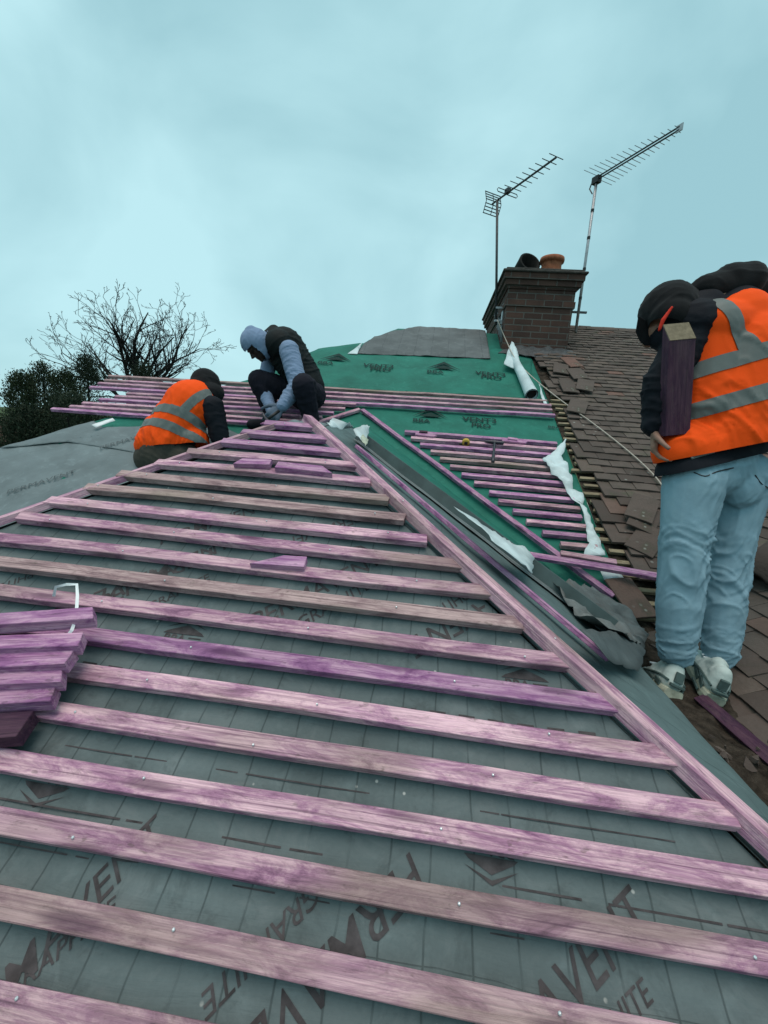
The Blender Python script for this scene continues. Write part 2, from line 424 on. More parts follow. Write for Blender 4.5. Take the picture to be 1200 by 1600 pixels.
def text_pts(s, size_w, bold=.0, shear=.25):
    cu = bpy.data.curves.new('lettering', 'FONT'); cu.body = s; cu.size = 1; cu.shear = shear; cu.offset = bold
    cu.resolution_u = 3; cu.fill_mode = 'BOTH'
    ob = bpy.data.objects.new('lettering', cu); col.objects.link(ob)
    bpy.context.view_layer.update()
    dg = bpy.context.evaluated_depsgraph_get(); me = bpy.data.meshes.new_from_object(ob.evaluated_get(dg))
    vs = [v.co.copy() for v in me.vertices]; fs = [tuple(p.vertices) for p in me.polygons]
    bpy.data.objects.remove(ob); bpy.data.curves.remove(cu); bpy.data.meshes.remove(me)
    x0 = min(v.x for v in vs); x1 = max(v.x for v in vs); k = size_w/(x1-x0)
    return [V3(((v.x-x0)*k, v.y*k, 0)) for v in vs], fs
def put_text(mb, s, p0, p1, N, hscale=1.0, bold=.0, shear=.25):
    ax = p1-p0; L = ax.length; ax.normalize(); ay = N.cross(ax)
    vs, fs = text_pts(s, L, bold, shear)
    mb.add([p0 + ax*v.x + ay*(v.y*hscale) for v in vs], fs)

# ------------------------------------------------------------------ ground and world
GZ = 0.0
mesh_obj('ground', [V3((-600, -600, GZ)), V3((600, -600, GZ)), V3((600, 600, GZ)), V3((-600, 600, GZ))], [(0, 1, 2, 3)], M_grass)['kind'] = 'structure'

w = bpy.data.worlds.new('World'); scene.world = w; w.use_nodes = True
nt = w.node_tree; bg = nt.nodes['Background']; out = nt.nodes['World Output']
sky = nt.nodes.new('ShaderNodeTexSky'); sky.sky_type = 'NISHITA'; sky.sun_disc = False
SUN_EL, SUN_AZ = R(80), R(195)
sky.sun_elevation = SUN_EL; sky.sun_rotation = SUN_AZ
nt.links.new(sky.outputs[0], bg.inputs[0]); bg.inputs[1].default_value = .06
tc = nt.nodes.new('ShaderNodeTexCoord')
mp = nt.nodes.new('ShaderNodeMapping'); mp.inputs['Scale'].default_value = (1.15, 1.15, 1.7); mp.inputs['Location'].default_value = (.35, .1, .2)
nt.links.new(tc.outputs['Generated'], mp.inputs[0])
nz = nt.nodes.new('ShaderNodeTexNoise'); nz.inputs['Scale'].default_value = 1.7; nz.inputs['Detail'].default_value = 6; nz.inputs['Roughness'].default_value = .47; nz.inputs['Distortion'].default_value = .35
nt.links.new(mp.outputs[0], nz.inputs['Vector'])
rp = nt.nodes.new('ShaderNodeValToRGB'); e = rp.color_ramp.elements
e[0].position = .36; e[0].color = (.315, .56, .615, 1); e[1].position = .64; e[1].color = (.505, .795, .845, 1)
nt.links.new(nz.outputs['Fac'], rp.inputs[0])
bg2 = nt.nodes.new('ShaderNodeBackground'); bg2.inputs[1].default_value = .88
nt.links.new(rp.outputs[0], bg2.inputs[0])
mx = nt.nodes.new('ShaderNodeMixShader'); mx.inputs[0].default_value = .88
nt.links.new(bg.outputs[0], mx.inputs[1]); nt.links.new(bg2.outputs[0], mx.inputs[2]); nt.links.new(mx.outputs[0], out.inputs[0])
sl = bpy.data.lights.new('sun', 'SUN'); sl.energy = 1.5; sl.angle = R(45); sl.color = (1, .82, .72)
so = bpy.data.objects.new('sun', sl); col.objects.link(so)
sd = V3((math.cos(SUN_EL)*math.sin(SUN_AZ), math.cos(SUN_EL)*math.cos(SUN_AZ), math.sin(SUN_EL)))
so.rotation_euler = sd.to_track_quat('Z', 'Y').to_euler(); so.location = (0, 0, 30)
scene.view_settings.view_transform = 'Standard'; scene.view_settings.look = 'None'
scene.view_settings.exposure = .4; scene.view_settings.gamma = 1

# ================================================================== THE HOUSE
house = thing('house', 'house with a stripped roof under grey and green membrane and purple battens', 'house', V3((A.x, 3.0, GZ)))
def grid_on(P, x0, x1, y0, y1, nx, ny): pass

# wing walls under the eaves
ez = A.z - EAVE*sS
wl = A.x - EAVE*cC + .12; wr = A.x + EAVE*cC - .12; wf = A.y - EAVE*cC + .12
m = MB(); m.box(V3(((wl+wr)/2, (wf+9.0)/2, ez/2-.03)), XA, (wr-wl)/2, V3((0, 1, 0)), (9.0-wf)/2, V3((0, 0, 1)), ez/2-.04)
m.box(V3((-1.4, 6.9, (ez-.2)/2)), XA, 2.3, V3((0, 1, 0)), 4.2, V3((0, 0, 1)), (ez-.25)/2)
m.build('wall', M_render, house)
m = MB(); m.box(V3((A.x, A.y-EAVE*cC-.03, ez-.09)), XA, EAVE*cC+.04, V3((0, 1, 0)), .012, V3((0, 0, 1)), .08)
m.build('fascia', M_plastic_w, house)

FH = frame(A, XA, NH)
# hip face of the wing: real sag between rafters
def sag(x, v): return -.009 - .005*noise.noise(V3((x*4, v*4, 1.3))) - .003*math.cos((x-A.x)*2*math.pi/.4)
NXH, NVH = 60, 40
vs = []; fs = []
for j in range(NVH+1):
    v = -EAVE*j/NVH
    for i in range(NXH+1):
        x = A.x + (2*i/NXH-1)*(-v*cC); vs.append(H(x, v, sag(x, v)))
for j in range(NVH):
    for i in range(NXH):
        a = j*(NXH+1)+i; fs.append((a, a+NXH+1, a+NXH+2, a+1))
hipface = mesh_obj('hip_roof_slope', vs, fs, M_grey, house, W=FH, smooth=True)

# battens of the hip face
G = .085
ends_r = {1:(492,672),2:(512,693),3:(537,712),4:(561,738),5:(578,762),6:(608,789),7:(632,820),8:(666,856),9:(720,897),10:(767,942),11:(816,996),12:(886,1054),13:(962,1124),14:(1055,1206),15:(1147,1302)}
ends_l = {1:(412,670),2:(375,686),3:(344,701),4:(291,716),5:(244,731),6:(184,751),7:(132,772),8:(71,795)}
grey_rows = {6, 7, 11}
for n in range(1, 21):
    v = -n*G + .018
    xr = hipP(*ends_r[n]).x if n in ends_r else A.x + n*G*cC - .03
    xl = hipP(*ends_l[n]).x if n in ends_l else A.x - n*G*cC + .03
    tilt = random.uniform(-.003, .003)
    mt = M_bat_grey if n in grey_rows else (M_bat_new if n in (1, 2, 3, 13) else M_bat)
    batten('batten', H(xl, v-tilt, .0005), H(xr, v+tilt, .0005), NH, mt, hipface, .0345, .021, nails=1, cut0=random.uniform(-.25, .25), cut1=random.uniform(-.2, .2), seed=n*3+1)

# printed lettering on the grey membrane
LET = []
def ht(s, a, b, hs=1.0, bold=.003):
    mb = MB(); LET.append(mb)
    put_text(mb, s, hipP(*a, 0), hipP(*b, 0), NH, hs, bold)
ht('PERMAVENT', (396, 982), (604, 872)); ht('GRAPHITE', (470, 978), (585, 912))
ht('PERMAVENT', (838, 888), (630, 1000)); ht('GRAPHITE', (760, 895), (672, 952))
ht('PERMAVENT', (152, 950), (365, 848)); ht('GRAPHITE', (232, 950), (330, 900))
ht('PERMAVENT', (330, 852), (60, 955)); ht('GRAPHITE', (90, 872), (-10, 912))
ht('PERMAVENT', (-140, 1720), (262, 1296)); ht('GRAPHITE', (0, 1570), (185, 1420))
ht('PERMAVENT', (640, 1330), (240, 1760)); ht('GRAPHITE', (488, 1375), (305, 1560))
ht('PERMAVENT', (700, 1830), (1030, 1436)); ht('GRAPHITE', (900, 1700), (1030, 1560))
ht('PERMAVENT', (560, 800), (420, 850)); ht('PERMAVENT', (250, 850), (420, 790))
def bba(cx, cy, w, flip=1):
    mb = MB(); LET.append(mb)
    c = hipP(cx, cy); xx = XA*flip; yy = UPS*flip; h = w*.42
    mb.add([c + xx*(-w/2), c + xx*(w/2), c + xx*(w*.42) + yy*.07*w, c + yy*(h*.62), c - xx*(w*.42) + yy*.07*w], [(0, 1, 2, 3, 4)])
    mb.add([c - xx*(w*.5) + yy*.16*w, c + yy*(h*.80), c + xx*(w*.5) + yy*.16*w, c + yy*(h*.98)], [(0, 1, 2, 3)])
    put_text(mb, 'BBA', c - xx*(w*.42) - yy*(w*.22), c + xx*(w*.10) - yy*(w*.22), NH, 1, .02, 0)
    for k in range(3):
        b0 = c + xx*(w*.16) - yy*(w*(.06+.07*k)); mb.add([b0, b0+xx*w*.3, b0+xx*w*.3-yy*.03*w, b0-yy*.03*w], [(0, 1, 2, 3)])
bba(285, 988, .10); bba(822, 1058, .10); bba(768, 1338, .085, -1); bba(70, 1222, .085, -1); bba(560, 862, .09)
# the row of little printed dashes and the ruled lap lines
DASH = []
k0 = hipP(150, 1038); k1 = hipP(1000, 1150)
x = k0.x - .15
v0 = (k0-A).dot(UPS)
while x < k1.x+.05:
    p = H(x, v0-.004, 0); mb = MB(); DASH.append(mb)
    if random.random() < .75: mb.add([p, p+XA*.032, p+XA*.032+UPS*.009, p+UPS*.009], [(0, 3, 2, 1)])
    else:
        mb.add([p, p+XA*.012, p+XA*.012+UPS*.008, p+UPS*.008], [(0, 3, 2, 1)]); q = p+XA*.02; mb.add([q, q+XA*.011, q+XA*.011+UPS*.008, q+UPS*.008], [(0, 3, 2, 1)])
    x += .058
LINES = []
for (px, py, xa, xb, th) in ((600, 1242, -.9, .62, .0022), (560, 1345, -.9, .62, .003), (400, 1390, -1.3, .2, .002), (560, 836, -.8, .1, .002)):
    mb = MB(); LINES.append(mb)
    v = (hipP(px, py)-A).dot(UPS); x = xa
    while x < xb:
        ln = random.uniform(.1, .5); p = H(x, v, 0); e2 = min(ln, xb-x)
        mb.add([p, p+XA*e2, p+XA*e2+UPS*th, p+UPS*th], [(0, 3, 2, 1)]); x += ln+random.uniform(.0, .04)
def clip_hip(mb):
    keep = [all(abs(mb.v[i].x-A.x) < -(mb.v[i]-A).dot(UPS)*cC - .01 for i in f) for f in mb.f]
    mb.f = [f for f, k in zip(mb.f, keep) if k]; mb.mi = [0]*len(mb.f); mb.t = [0]*len(mb.f)
    used = sorted({i for f in mb.f for i in f}); ix = {j: i for i, j in enumerate(used)}
    mb.v = [mb.v[j] for j in used]; mb.f = [[ix[i] for i in f] for f in mb.f]
def drape(v):
    x = v.x; vv = (v-A).dot(UPS); return H(x, vv, sag(x, vv)+.0012)
for q in LET + DASH + LINES:
    clip_hip(q)
    if not q.v: continue
    q.v = [drape(v) for v in q.v]
    q.build('printed_dash' if q in DASH else 'printed_line' if q in LINES else 'printed_lettering', M_ink, hipface, W=FH)

# right-hand slope of the wing (falls away to the valley)
FRW = frame(A, V3((0, 1, 0)), NR)
vs = []; fs = []; nu, ny = 40, 50
for i in range(nu+1):
    u = 1.64*i/nu; y0 = -u*cC; y1 = 2.04-u*cC
    for j in range(ny+1):
        y = y0 + (y1-y0)*j/ny
        o = -.004 + .006*noise.noise(V3((u*4, y*5, 7))) + .003*noise.noise(V3((u*13, y*13, 2)))
        if i == nu: o += .012*noise.noise(V3((y*9, 1, 1)))
        vs.append(Rt(u, y, o - (.02 if i == nu else 0)))
for i in range(nu):
    for j in range(ny):
        a = i*(ny+1)+j; fs.append((a, a+ny+1, a+ny+2, a+1))
side = mesh_obj('side_roof_slope', vs, fs, M_grey_side, house, W=FRW, smooth=True)
# left-hand slope of the wing (hidden from the photograph's side)
vs = [A.copy(), B.copy(), A + V3((-EAVE*cC, 2.04-EAVE*cC, -EAVE*sS)), A + V3((-EAVE*cC, -EAVE*cC, -EAVE*sS))]
mesh_obj('far_side_roof_slope', vs, [(0, 1, 2, 3)], M_grey_side, house, W=FRW)
# lap edges of the side membrane
def side_lap(v0, y0, y1, u0=.02):
    p = [Rt(u0, y0, .004), Rt(v0, y0, .004), Rt(v0, y1, .004), Rt(u0, y1, .004)]
hd = V3((cC, -cC, -sS)).normalized()
bis = (NH+NR).normalized(); bisl = (NH+NL).normalized()
# hip battens
batten('hip_batten', A + bis*.004 + hd*.02 + NR*.004 + V3((.012, .012, 0)), A + hd*1.845 + bis*.004 + V3((.012, .012, 0)), (bis+NR*.3).normalized(), M_bat, house, .040, .030, nails=1, cut1=.2, seed=401)
hl = V3((-cC, -cC, -sS)).normalized()
batten('hip_batten', A + hl*.10 + V3((-.012, .012, .002)), A + hl*2.0 + V3((-.012, .012, .002)), bisl, M_bat, house, .040, .022, seed=402)
# membrane folded over the apex
pk = [H(A.x-.03, -.075, .012), H(A.x+.035, -.07, .012), A + V3((.05, .12, .010)), A + V3((0, .2, .022)), A + V3((-.04, .08, .012))]
sheet('membrane_patch', [A + V3((-.035, -.05, -.005)), A + V3((.03, -.045, -.005)), A + V3((.09, .08, -.012)), A + V3((.07, .30, -.0)), A + V3((-.02, .3, .012)), A + V3((-.04, .06, .005))], V3((0, -.2, 1)).normalized(), M_grey_far, house, .003, .006, 14, 3, seed=3)
# slim batten on the side slope
batten('counter_batten', rightP(556, 700, .012), rightP(948, 1034, .010), NR, M_bat_new, side, .026, .016, seed=77)

# moulded valley trough between the wing and the main roof
VD = V3((cC, -cC, -sS)).normalized()              # valley runs parallel to the hip
vp = VD.cross(V3((0, 0, 1))).normalized()          # horizontal, towards the main roof is -vp
if vp.x < 0: vp = -vp
q0 = rightP(553, 686, .0); q1 = rightP(948, 992, .0); VD = (q1-q0).normalized(); vp = NR.cross(VD).normalized()
if vp.y < 0: vp = -vp                                # across the slope, towards the main roof
Lv = (q1-q0).length
def Vl(k, a, o): return q0 + VD*k + vp*a + NR*o
prof_l = [(-.045, .004), (-.042, .010), (-.030, .010), (-.027, .005), (-.004, .006), (0, .010)]
vs = []; fs = []; n = 34
for i in range(n+1):
    k = .03 + (Lv-.03)*i/n
    for a, z in prof_l: vs.append(Vl(k, a + .004*noise.noise(V3((k*3, 5, 0))), z + .004*noise.noise(V3((k*4, a*20, 0)))))
m_ = len(prof_l)
for i in range(n):
    for j in range(m_-1): a = i*m_+j; fs.append((a, a+1, a+m_+1, a+m_))
trough = mesh_obj('valley_trough', vs, fs, M_trough_l, house, smooth=False)
vs = []; fs = []
for i in range(n+1):
    k = Lv*i/n; wb = .008*noise.noise(V3((k*2.5, 2, 0))); hh = .060 + .010*i/n
    for a, z in ((.0, .0), (.012, hh), (.019, hh+.002), (.010, .0)): vs.append(Vl(k, a+wb*z*20, z))
for i in range(n):
    for j in range(3): a = i*4+j; fs.append((a, a+4, a+5, a+1))
fs.append((0, 1, 2, 3)); fs.append((n*4+3, n*4+2, n*4+1, n*4))
mesh_obj('upstand', vs, fs, M_trough, trough, smooth=False)
VT = V3((cC, -cC, -sS)).normalized()
sheet('valley_lining', [Vl(.0, .015, .008), Vl(Lv, .015, .008), B + VT*2.0 + NR*.012, B + VT*.0 + NR*.012], NR, M_green, house, .004, .008, 6, 5, seed=15)

# ------------------------------------------------------------------ main roof slope
FM = frame(B, XA, NH)
hipline = [(-.62, 3.02), (-.95, 2.45), (-1.06, 2.12), (-1.50, 1.93), (-2.02, .90), (-2.60, .30), (-3.02, -.23), (-3.46, -.82), (-4.3, -1.8)]
XE = 1.14
pts = [Mn(x, v) for x, v in hipline] + [Mn(-1.6, -1.8), Mn(-.5, -.6), Mn(.7, -2.0), Mn(XE, -2.0), Mn(XE, 3.02)]
def roofgrid(poly, step=.07): pass
main = sheet('main_roof_slope', pts, NH, M_green, house, .02, .008, 3, 5, W=FM, seed=2)
# left return slope beyond the hip
lp = [Mn(x, v, -.004) for x, v in hipline]
vs = lp + [p + V3((-1.2, .9, -1.1)) for p in lp]; n = len(lp)
mesh_obj('return_roof_slope', vs, [(i, i+1, n+i+1, n+i) for i in range(n-1)], M_grey_far, house)
back = [Mn(-.62, 3.02, -.005), Mn(XE, 3.02, -.005), Mn(XE, 3.02)+V3((0, 2.2, -1.3)), Mn(-.62, 3.02)+V3((-1.5, 2.2, -1.3))]
mesh_obj('rear_roof_slope', back, [(0, 3, 2, 1)], M_green, house)
# lapped sheets of membrane
sheet('upper_membrane', [mainP(383, 600, .014), mainP(497, 596, .016), mainP(600, 603, .016), mainP(722, 616, .016), mainP(826, 623, .016), Mn(XE-.01, 2.0, .014), Mn(XE-.02, 2.35, .014), Mn(.72, 2.35, .014), Mn(-1.05, 2.25, .014), Mn(-1.52, 1.95, .014), Mn(-2.0, .97, .014)], NH, M_green, main, .004, .007, 5, 5, seed=5)
sheet('ridge_membrane', [mainP(557, 552, .026), mainP(660, 556, .026), mainP(766, 560, .026), mainP(764, 545, .03), Mn(.62, 3.05, .035), Mn(.2, 3.08, .03), Mn(-.3, 3.06, .035), mainP(620, 516, .03), mainP(585, 526, .028), mainP(566, 540, .026)], NH, M_grey_ridge, main, .004, .014, 6, 5, seed=6)
sheet('membrane_flap', [mainP(543, 553, .02), mainP(560, 540, .06), mainP(566, 536, .05), mainP(558, 553, .03)], NH, M_white, main, .003, .01, 12, 3, seed=8)
# green strip above grey membrane, and the grey sheets left of the wing
sheet('grey_membrane', [mainP(146, 657, .012), mainP(160, 667, .012), mainP(250, 667, .014), mainP(350, 668, .014), mainP(420, 700, .014), Mn(-1.5, -.85, .014), Mn(-2.2, -.70, .014), Mn(-3.0, -.62, .014), mainP(0, 700, .012), mainP(60, 682, .012)], NH, M_grey_far, main, .005, .010, 5, 5, seed=9)
sheet('grey_membrane', [mainP(-60, 714, .006), mainP(0, 699, .006), mainP(70, 690, .006), Mn(-2.9, -.52, .007), Mn(-1.5, -.62, .007), Mn(-1.4, -.9, .007), Mn(-1.7, -1.79, .007), Mn(-4.2, -1.79, .007)], NH, M_grey_far, main, .005, .010, 5, 5, seed=10)

# fixed battens right of the valley
def vbx(v): return -.69 + (.38-v)*.868
rends = [1.06, 1.08, 1.02, .98, .96, 1.08, 1.03, 1.06, 1.04, 1.06, 1.05, 1.06, 1.04, 1.08, 1.06]
for i in range(15):
    v = -.045 - .0975*i
    batten('batten', Mn(vbx(v)+.075+random.uniform(-.01, .02), v, .008), Mn(rends[i], v+random.uniform(-.004, .004), .008), NH, (M_bat_new, M_bat, M_bat_new, M_bat)[i % 4] if i != 4 else M_bat_grey, main, .037, .030, nails=1, seed=100+i, cut1=random.uniform(-.2, .2))
# long battens left of the valley, running out past the hip
lends = [(171,587.5),(165,594),(155,599),(143,604.5),(199,615),(181,619.6),(157,624),(131,630),(111,635),(82.5,639)]
for i, q in enumerate(lends):
    pl = mainP(q[0], q[1]+3, .018); vl = (pl-B).dot(UPS)
    v = .775 - .1*i
    xr = 1.12 + random.uniform(-.02, .02) if i < 4 else -.69 - (.38-v)*.868 - .05
    vr = (.785, .685, .585, .47)[i] if i < 4 else v + .02
    batten('batten', Mn(pl.x, vl, .018), Mn(xr, vr, .018), NH, (M_bat_grey if i == 0 else (M_bat_new, M_bat, M_bat)[i % 3]), main, .037, .028, nails=1, seed=200+i, warp=.006)
# valley battens
batten('valley_batten', mainP(566, 643, .012), mainP(957, 935, .030), NH, M_bat_new, main, .038, .026, nails=1, seed=301)
batten('valley_batten', mainP(562, 642, .012), Mn(-1.6, -.55, .012), NH, M_bat, main, .038, .026, seed=302)
# lettering on the green membrane
LET = []
def mt(lines, a, b, o):
    mb = MB(); LET.append(mb)
    for i, (s, a2, b2) in enumerate(lines): put_text(mb, s, mainP(*a2, o), mainP(*b2, o), NH, 1.15, .02, 0)
for a, b, c, d in (((566, 572), (614, 575), (578, 578), (610, 580)), ((742, 584), (790, 588), (752, 590), (784, 593))):
    mt([('VENT3', a, b), ('PRO', c, d)], a, b, .032)
mt([('VENT3', (722, 657), (776, 661)), ('PRO', (737, 666), (767, 669))], 0, 0, .016)
def bbag(cx, cy, w, o, flip=1):
    mb = MB(); LET.append(mb)
    c = mainP(cx, cy, o)
    mb.add([c - XA*(w*.5), c + UPS*(w*.42), c + XA*(w*.5), c + UPS*(w*.60)], [(0, 1, 2, 3)])
    mb.add([c - XA*(w*.3) + UPS*.05*w, c + XA*(w*.35) + UPS*.05*w, c + UPS*(w*.30)], [(0, 1, 2)])
    put_text(mb, 'BBA', c - XA*(w*.45) - UPS*(w*.30), c + XA*(w*.02) - UPS*(w*.30), NH, 1, .02, 0)
bbag(523, 563, .40, .034); bbag(693, 577, .40, .034); bbag(672, 652, .34, .016)
mb = MB(); LET.append(mb); put_text(mb, 'BBA', mainP(857, 668, .016), mainP(875, 670, .016), NH, 1, .02, 0)
for mb in LET: mb.build('printed_lettering', M_ink_green, main, W=FM)
M_ink_faint = plain('faded_ink', (.085, .10, .105), .8, .2, var=.5, scale=40, bump=0)
for a_, b_, o_ in (((156, 702), (243, 676), .027), ((10, 772), (120, 738), .02)):
    mb = MB(); put_text(mb, 'PERMAVENT', mainP(*a_, o_), mainP(*b_, o_), NH, 1, .0); mb.build('printed_lettering', M_ink_faint, main, W=FM)

# ------------------------------------------------------------------ chimney stack (shared, at the party wall)
cf = mainP(783, 548); cr = mainP(884, 553)
CY0 = cf.y; CX0, CX1 = cf.x-.0, cr.x; CY1 = CY0+2.1
def onY(px, py, y): return hit(px, py, V3((0, y, 0)), V3((0, 1, 0)))
ztop = onY(778, 418, CY0-.1).z
def uvb(v, p):
    n = p.normal
    return ((v.x if abs(n.y) > abs(n.x) else v.y), v.z)
def ybox(m, x0, x1, y0, y1, z0, z1, mi=0):
    m.box(V3(((x0+x1)/2, (y0+y1)/2, (z0+z1)/2)), XA, (x1-x0)/2, V3((0, 1, 0)), (y1-y0)/2, V3((0, 0, 1)), (z1-z0)/2, mi)
m = MB(); ybox(m, CX0, CX1, CY0, CY1, cf.z-.5, ztop-.40)
stack = m.build('chimney_stack', M_brick, house, uv=uvb)
m = MB()
for i, (ov, za, zb) in enumerate(((.018, .40, .325), (.004, .323, .20), (.020, .198, .165), (.050, .163, .10), (.075, .098, .03))):
    ybox(m, CX0-ov, CX1+ov, CY0-ov, CY1+ov, ztop-za, ztop-zb)
m.build('corbelling', M_brick, stack, uv=uvb)
m = MB(); ybox(m, CX0-.10, CX1+.10, CY0-.10, CY1+.10, ztop-.028, ztop)
ybox(m, CX0-.06, CX1+.06, CY0-.06, CY1+.06, ztop, ztop+.03)
m.build('capping', M_cement, stack, bevel=.008)
pz = ztop+.03
pc = onY(862, 412, CY0+.28); m = MB()
m.lathe(V3((pc.x, pc.y, pz)), V3((0, 0, 1)), [(.13, 0), (.125, .10), (.122, .165), (.122, .18), (.146, .185), (.152, .21), (.146, .24), (.119, .243), (.112, .15)], 28)
m.build('chimney_pot', M_terra, stack, smooth=True)
pc2 = onY(820, 412, CY0+.35); m = MB()
ax = V3((.25, -.75, .42)).normalized()
m.lathe(V3((pc2.x-.03, pc2.y+.12, pz+.05)), ax, [(.10, 0), (.135, .08), (.14, .2), (.145, .27), (.12, .275), (.11, .12)], 24)
m.lathe(V3((pc2.x-.05, pc2.y+.16, pz-.02)), V3((0, 0, 1)), [(.17, 0), (.15, .08), (.06, .15)], 20)
m.build('chimney_cowl', M_soot_shade, stack, smooth=True)
# lead and mortar skirts at the foot
sheet('lead_flashing', [mainP(778, 552, .02), mainP(800, 540, .05), onY(800, 538, CY0-.012), onY(884, 546, CY0-.012), mainP(902, 548, .05), mainP(900, 562, .04), mainP(868, 562, .05), mainP(830, 556, .05), mainP(800, 550, .05)], (NH+V3((0, -.6, 0))).normalized(), M_lead, stack, .006, .02, 12, 4, seed=21, jag=.012)
m = MB()
for i in range(9):
    yy = CY0+.05+i*.13; zz = cf.z + (yy-CY0)*T
    m.box(V3((CX0-.008, yy, zz+.16+.02*(i % 2))), XA, .006, V3((0, 1, .25)).normalized(), .075, V3((0, -.25, 1)).normalized(), .07)
m.build('soaker', M_lead, stack)

# ------------------------------------------------------------------ neighbouring house: old tiled roof
nb = thing('neighbouring_house', 'attached house with an old brown plain tile roof and ridge', 'house', V3((3.5, 4.5, GZ)))
m = MB(); ybox(m, 1.75, 7.6, 4.4, 10.5, 0, 3.35); ybox(m, 3.2, 7.6, 0.6, 4.4, 0, 3.2)
m.build('wall', M_render, nb)
TW, TG, TL, TT = .166, .0985, .262, .013
def tile_field(name, O, xa, ya, N, u0f, u1, v0, v1, parent, mat, seed, jit=1.0, uclip=None):
    rn = random.Random(seed); m = MB(); row = 0; v = v0
    while v < v1:
        us = u0f(v); off = (row % 2)*TW/2 + rn.uniform(-.01, .01)
        kk = math.floor((us-off)/TW); u = kk*TW+off
        while u < u1:
            if u + TW*.3 > us + rn.uniform(-.05, .05) and not (uclip and uclip(u+TW/2, v)):
                tl = rn.gauss(0, .012)*jit; rt = rn.gauss(0, .012)*jit; lf = rn.uniform(0, .006)*jit
                dn = (ya*-1 + N*(.0)).normalized()
                slope = math.atan((TT*2.0)/(TL))
                a2 = (xa*math.cos(rt) + ya*math.sin(rt)).normalized(); b2 = (N.cross(a2)).normalized()
                b3 = (b2*math.cos(slope) - N*math.sin(slope)).normalized(); n3 = a2.cross(b3).normalized()
                c = O + xa*(u+TW/2) + ya*(v+TL/2 + rn.uniform(-.004, .004)*jit) + N*(TT*1.7 + lf + .012)
                n4 = (n3 + a2*tl).normalized(); a4 = b3.cross(n4).normalized()
                hw = TW/2-.0016; t = rn.random()
                vs = []
                for sx, sy in ((-1, -1), (0, -1), (1, -1), (1, 1), (-1, 1)):
                    cam_ = .003*(1-sx*sx)
                    vs.append(c + a4*(hw*sx) + b3*(TL/2*sy) + n4*(TT/2 + cam_))
                for sx, sy in ((-1, -1), (0, -1), (1, -1), (1, 1), (-1, 1)):
                    cam_ = .003*(1-sx*sx)
                    vs.append(c + a4*(hw*sx) + b3*(TL/2*sy) + n4*(-TT/2 + cam_))
                m.add(vs, [(0, 1, 2, 3, 4), (9, 8, 7, 6, 5), (0, 5, 6, 1), (1, 6, 7, 2), (2, 7, 8, 3), (4, 9, 5, 0), (3, 8, 9, 4)], 0, t)
            u += TW
        v += TG; row += 1
    return m.build(name, mat, parent, tinted=True)
def uleft(v):
    if v > 2.2: return CX1-.02
    if v > 1.75: return 1.16 + .02*math.sin(v*9)
    return 1.19 + .045*noise.noise(V3((v*3.2, 0, 4))) + (.05 if v < .9 else 0) + (.10 if v < -1.6 else 0)
OM = B - XA*B.x
def vclip(u, v):
    p = Mn(u, v); return p.z < PW.z + (p.x-PW.x)*T - .03
tiled = tile_field('tiled_roof', OM, XA, UPS, NH, uleft, 6.2, -2.25, 3.28, nb, M_tile, 5, uclip=lambda u, v: vclip(u, v) or (u < CX1+.05 and v > 2.10))
# roof boarding just under the tiles
mesh_obj('roof_deck', [Mn(XE+.005, -2.4, -.004), Mn(6.3, -2.4, -.004), Mn(6.3, 3.3, -.004), Mn(CX1-.05, 3.3, -.004), Mn(CX1-.05, 2.3, -.004), Mn(XE+.005, 2.3, -.004)], [(0, 1, 2, 3, 4, 5)], M_debris, nb)
mesh_obj('rear_roof_slope', [Mn(CX1-.05, 3.3, -.004), Mn(6.3, 3.3, -.004), Mn(6.3, 3.3)+V3((0, 3, -1.7)), Mn(CX1-.05, 3.3)+V3((0, 3, -1.7))], [(0, 1, 2, 3)], M_debris, nb)
# ridge tiles
m = MB(); rn = random.Random(4); x = CX1+.02
rz = Mn(0, 3.36)
while x < 6.3:
    L = .44; vs = []; fs = []; k = 9; dz = rn.uniform(-.006, .006); r1 = .115
    for i, xx in enumerate((x, x+L-.012)):
        for rr in (r1, r1-.016):
            for j in range(k):
                a = math.pi*(-.08 + 1.16*j/(k-1)); vs.append(V3((xx, rz.y + math.cos(a)*rr, rz.z - .055 + dz + math.sin(a)*rr)))
    for q in range(k-1):
        fs += [(q, q+1, 2*k+q+1, 2*k+q), (k+q, 3*k+q, 3*k+q+1, k+q+1), (q, k+q, k+q+1, q+1), (2*k+q, 2*k+q+1, 3*k+q+1, 3*k+q)]
    m.add(vs, fs, 0, rn.random()); x += L
m.build('ridge_tiles', M_tile, nb, tinted=True, smooth=False)
# bare old battens poking out from under the tiles
for i in range(33):
    v = 1.15 - .0985*i
    if v < -1.9: break
    batten('batten', Mn((1.115 if v < .1 else 1.15)+random.uniform(-.02, .04), v+random.uniform(-.006, .006), .004), Mn(1.42, v, .004), NH, M_old, tiled, .030, .022, seed=600+i, cut0=random.uniform(-.5, .5))
# neighbour's wing: tiles whose courses run away from the camera
def wl_left(v): return .0
OW = Wn(1.18, 0)
wx = V3((0, 1, 0)); wy = V3((cC, 0, sS))
wingroof = tile_field('wing_tiled_roof', OW, V3((0, -1, 0)), wy, NW, lambda v: -3.4, .6, .0, 2.4, nb, M_tile, 9, 1.3, uclip=lambda u, v: (-u) > 1.98 + .0*v + (v*cC) + .12)
mesh_obj('wing_roof_deck', [Wn(1.12, -.6, -.02), Wn(1.12, 2.1, -.02), Wn(3.4, 4.4, -.02), Wn(3.4, -.6, -.02)], [(0, 3, 2, 1)], M_debris, nb)
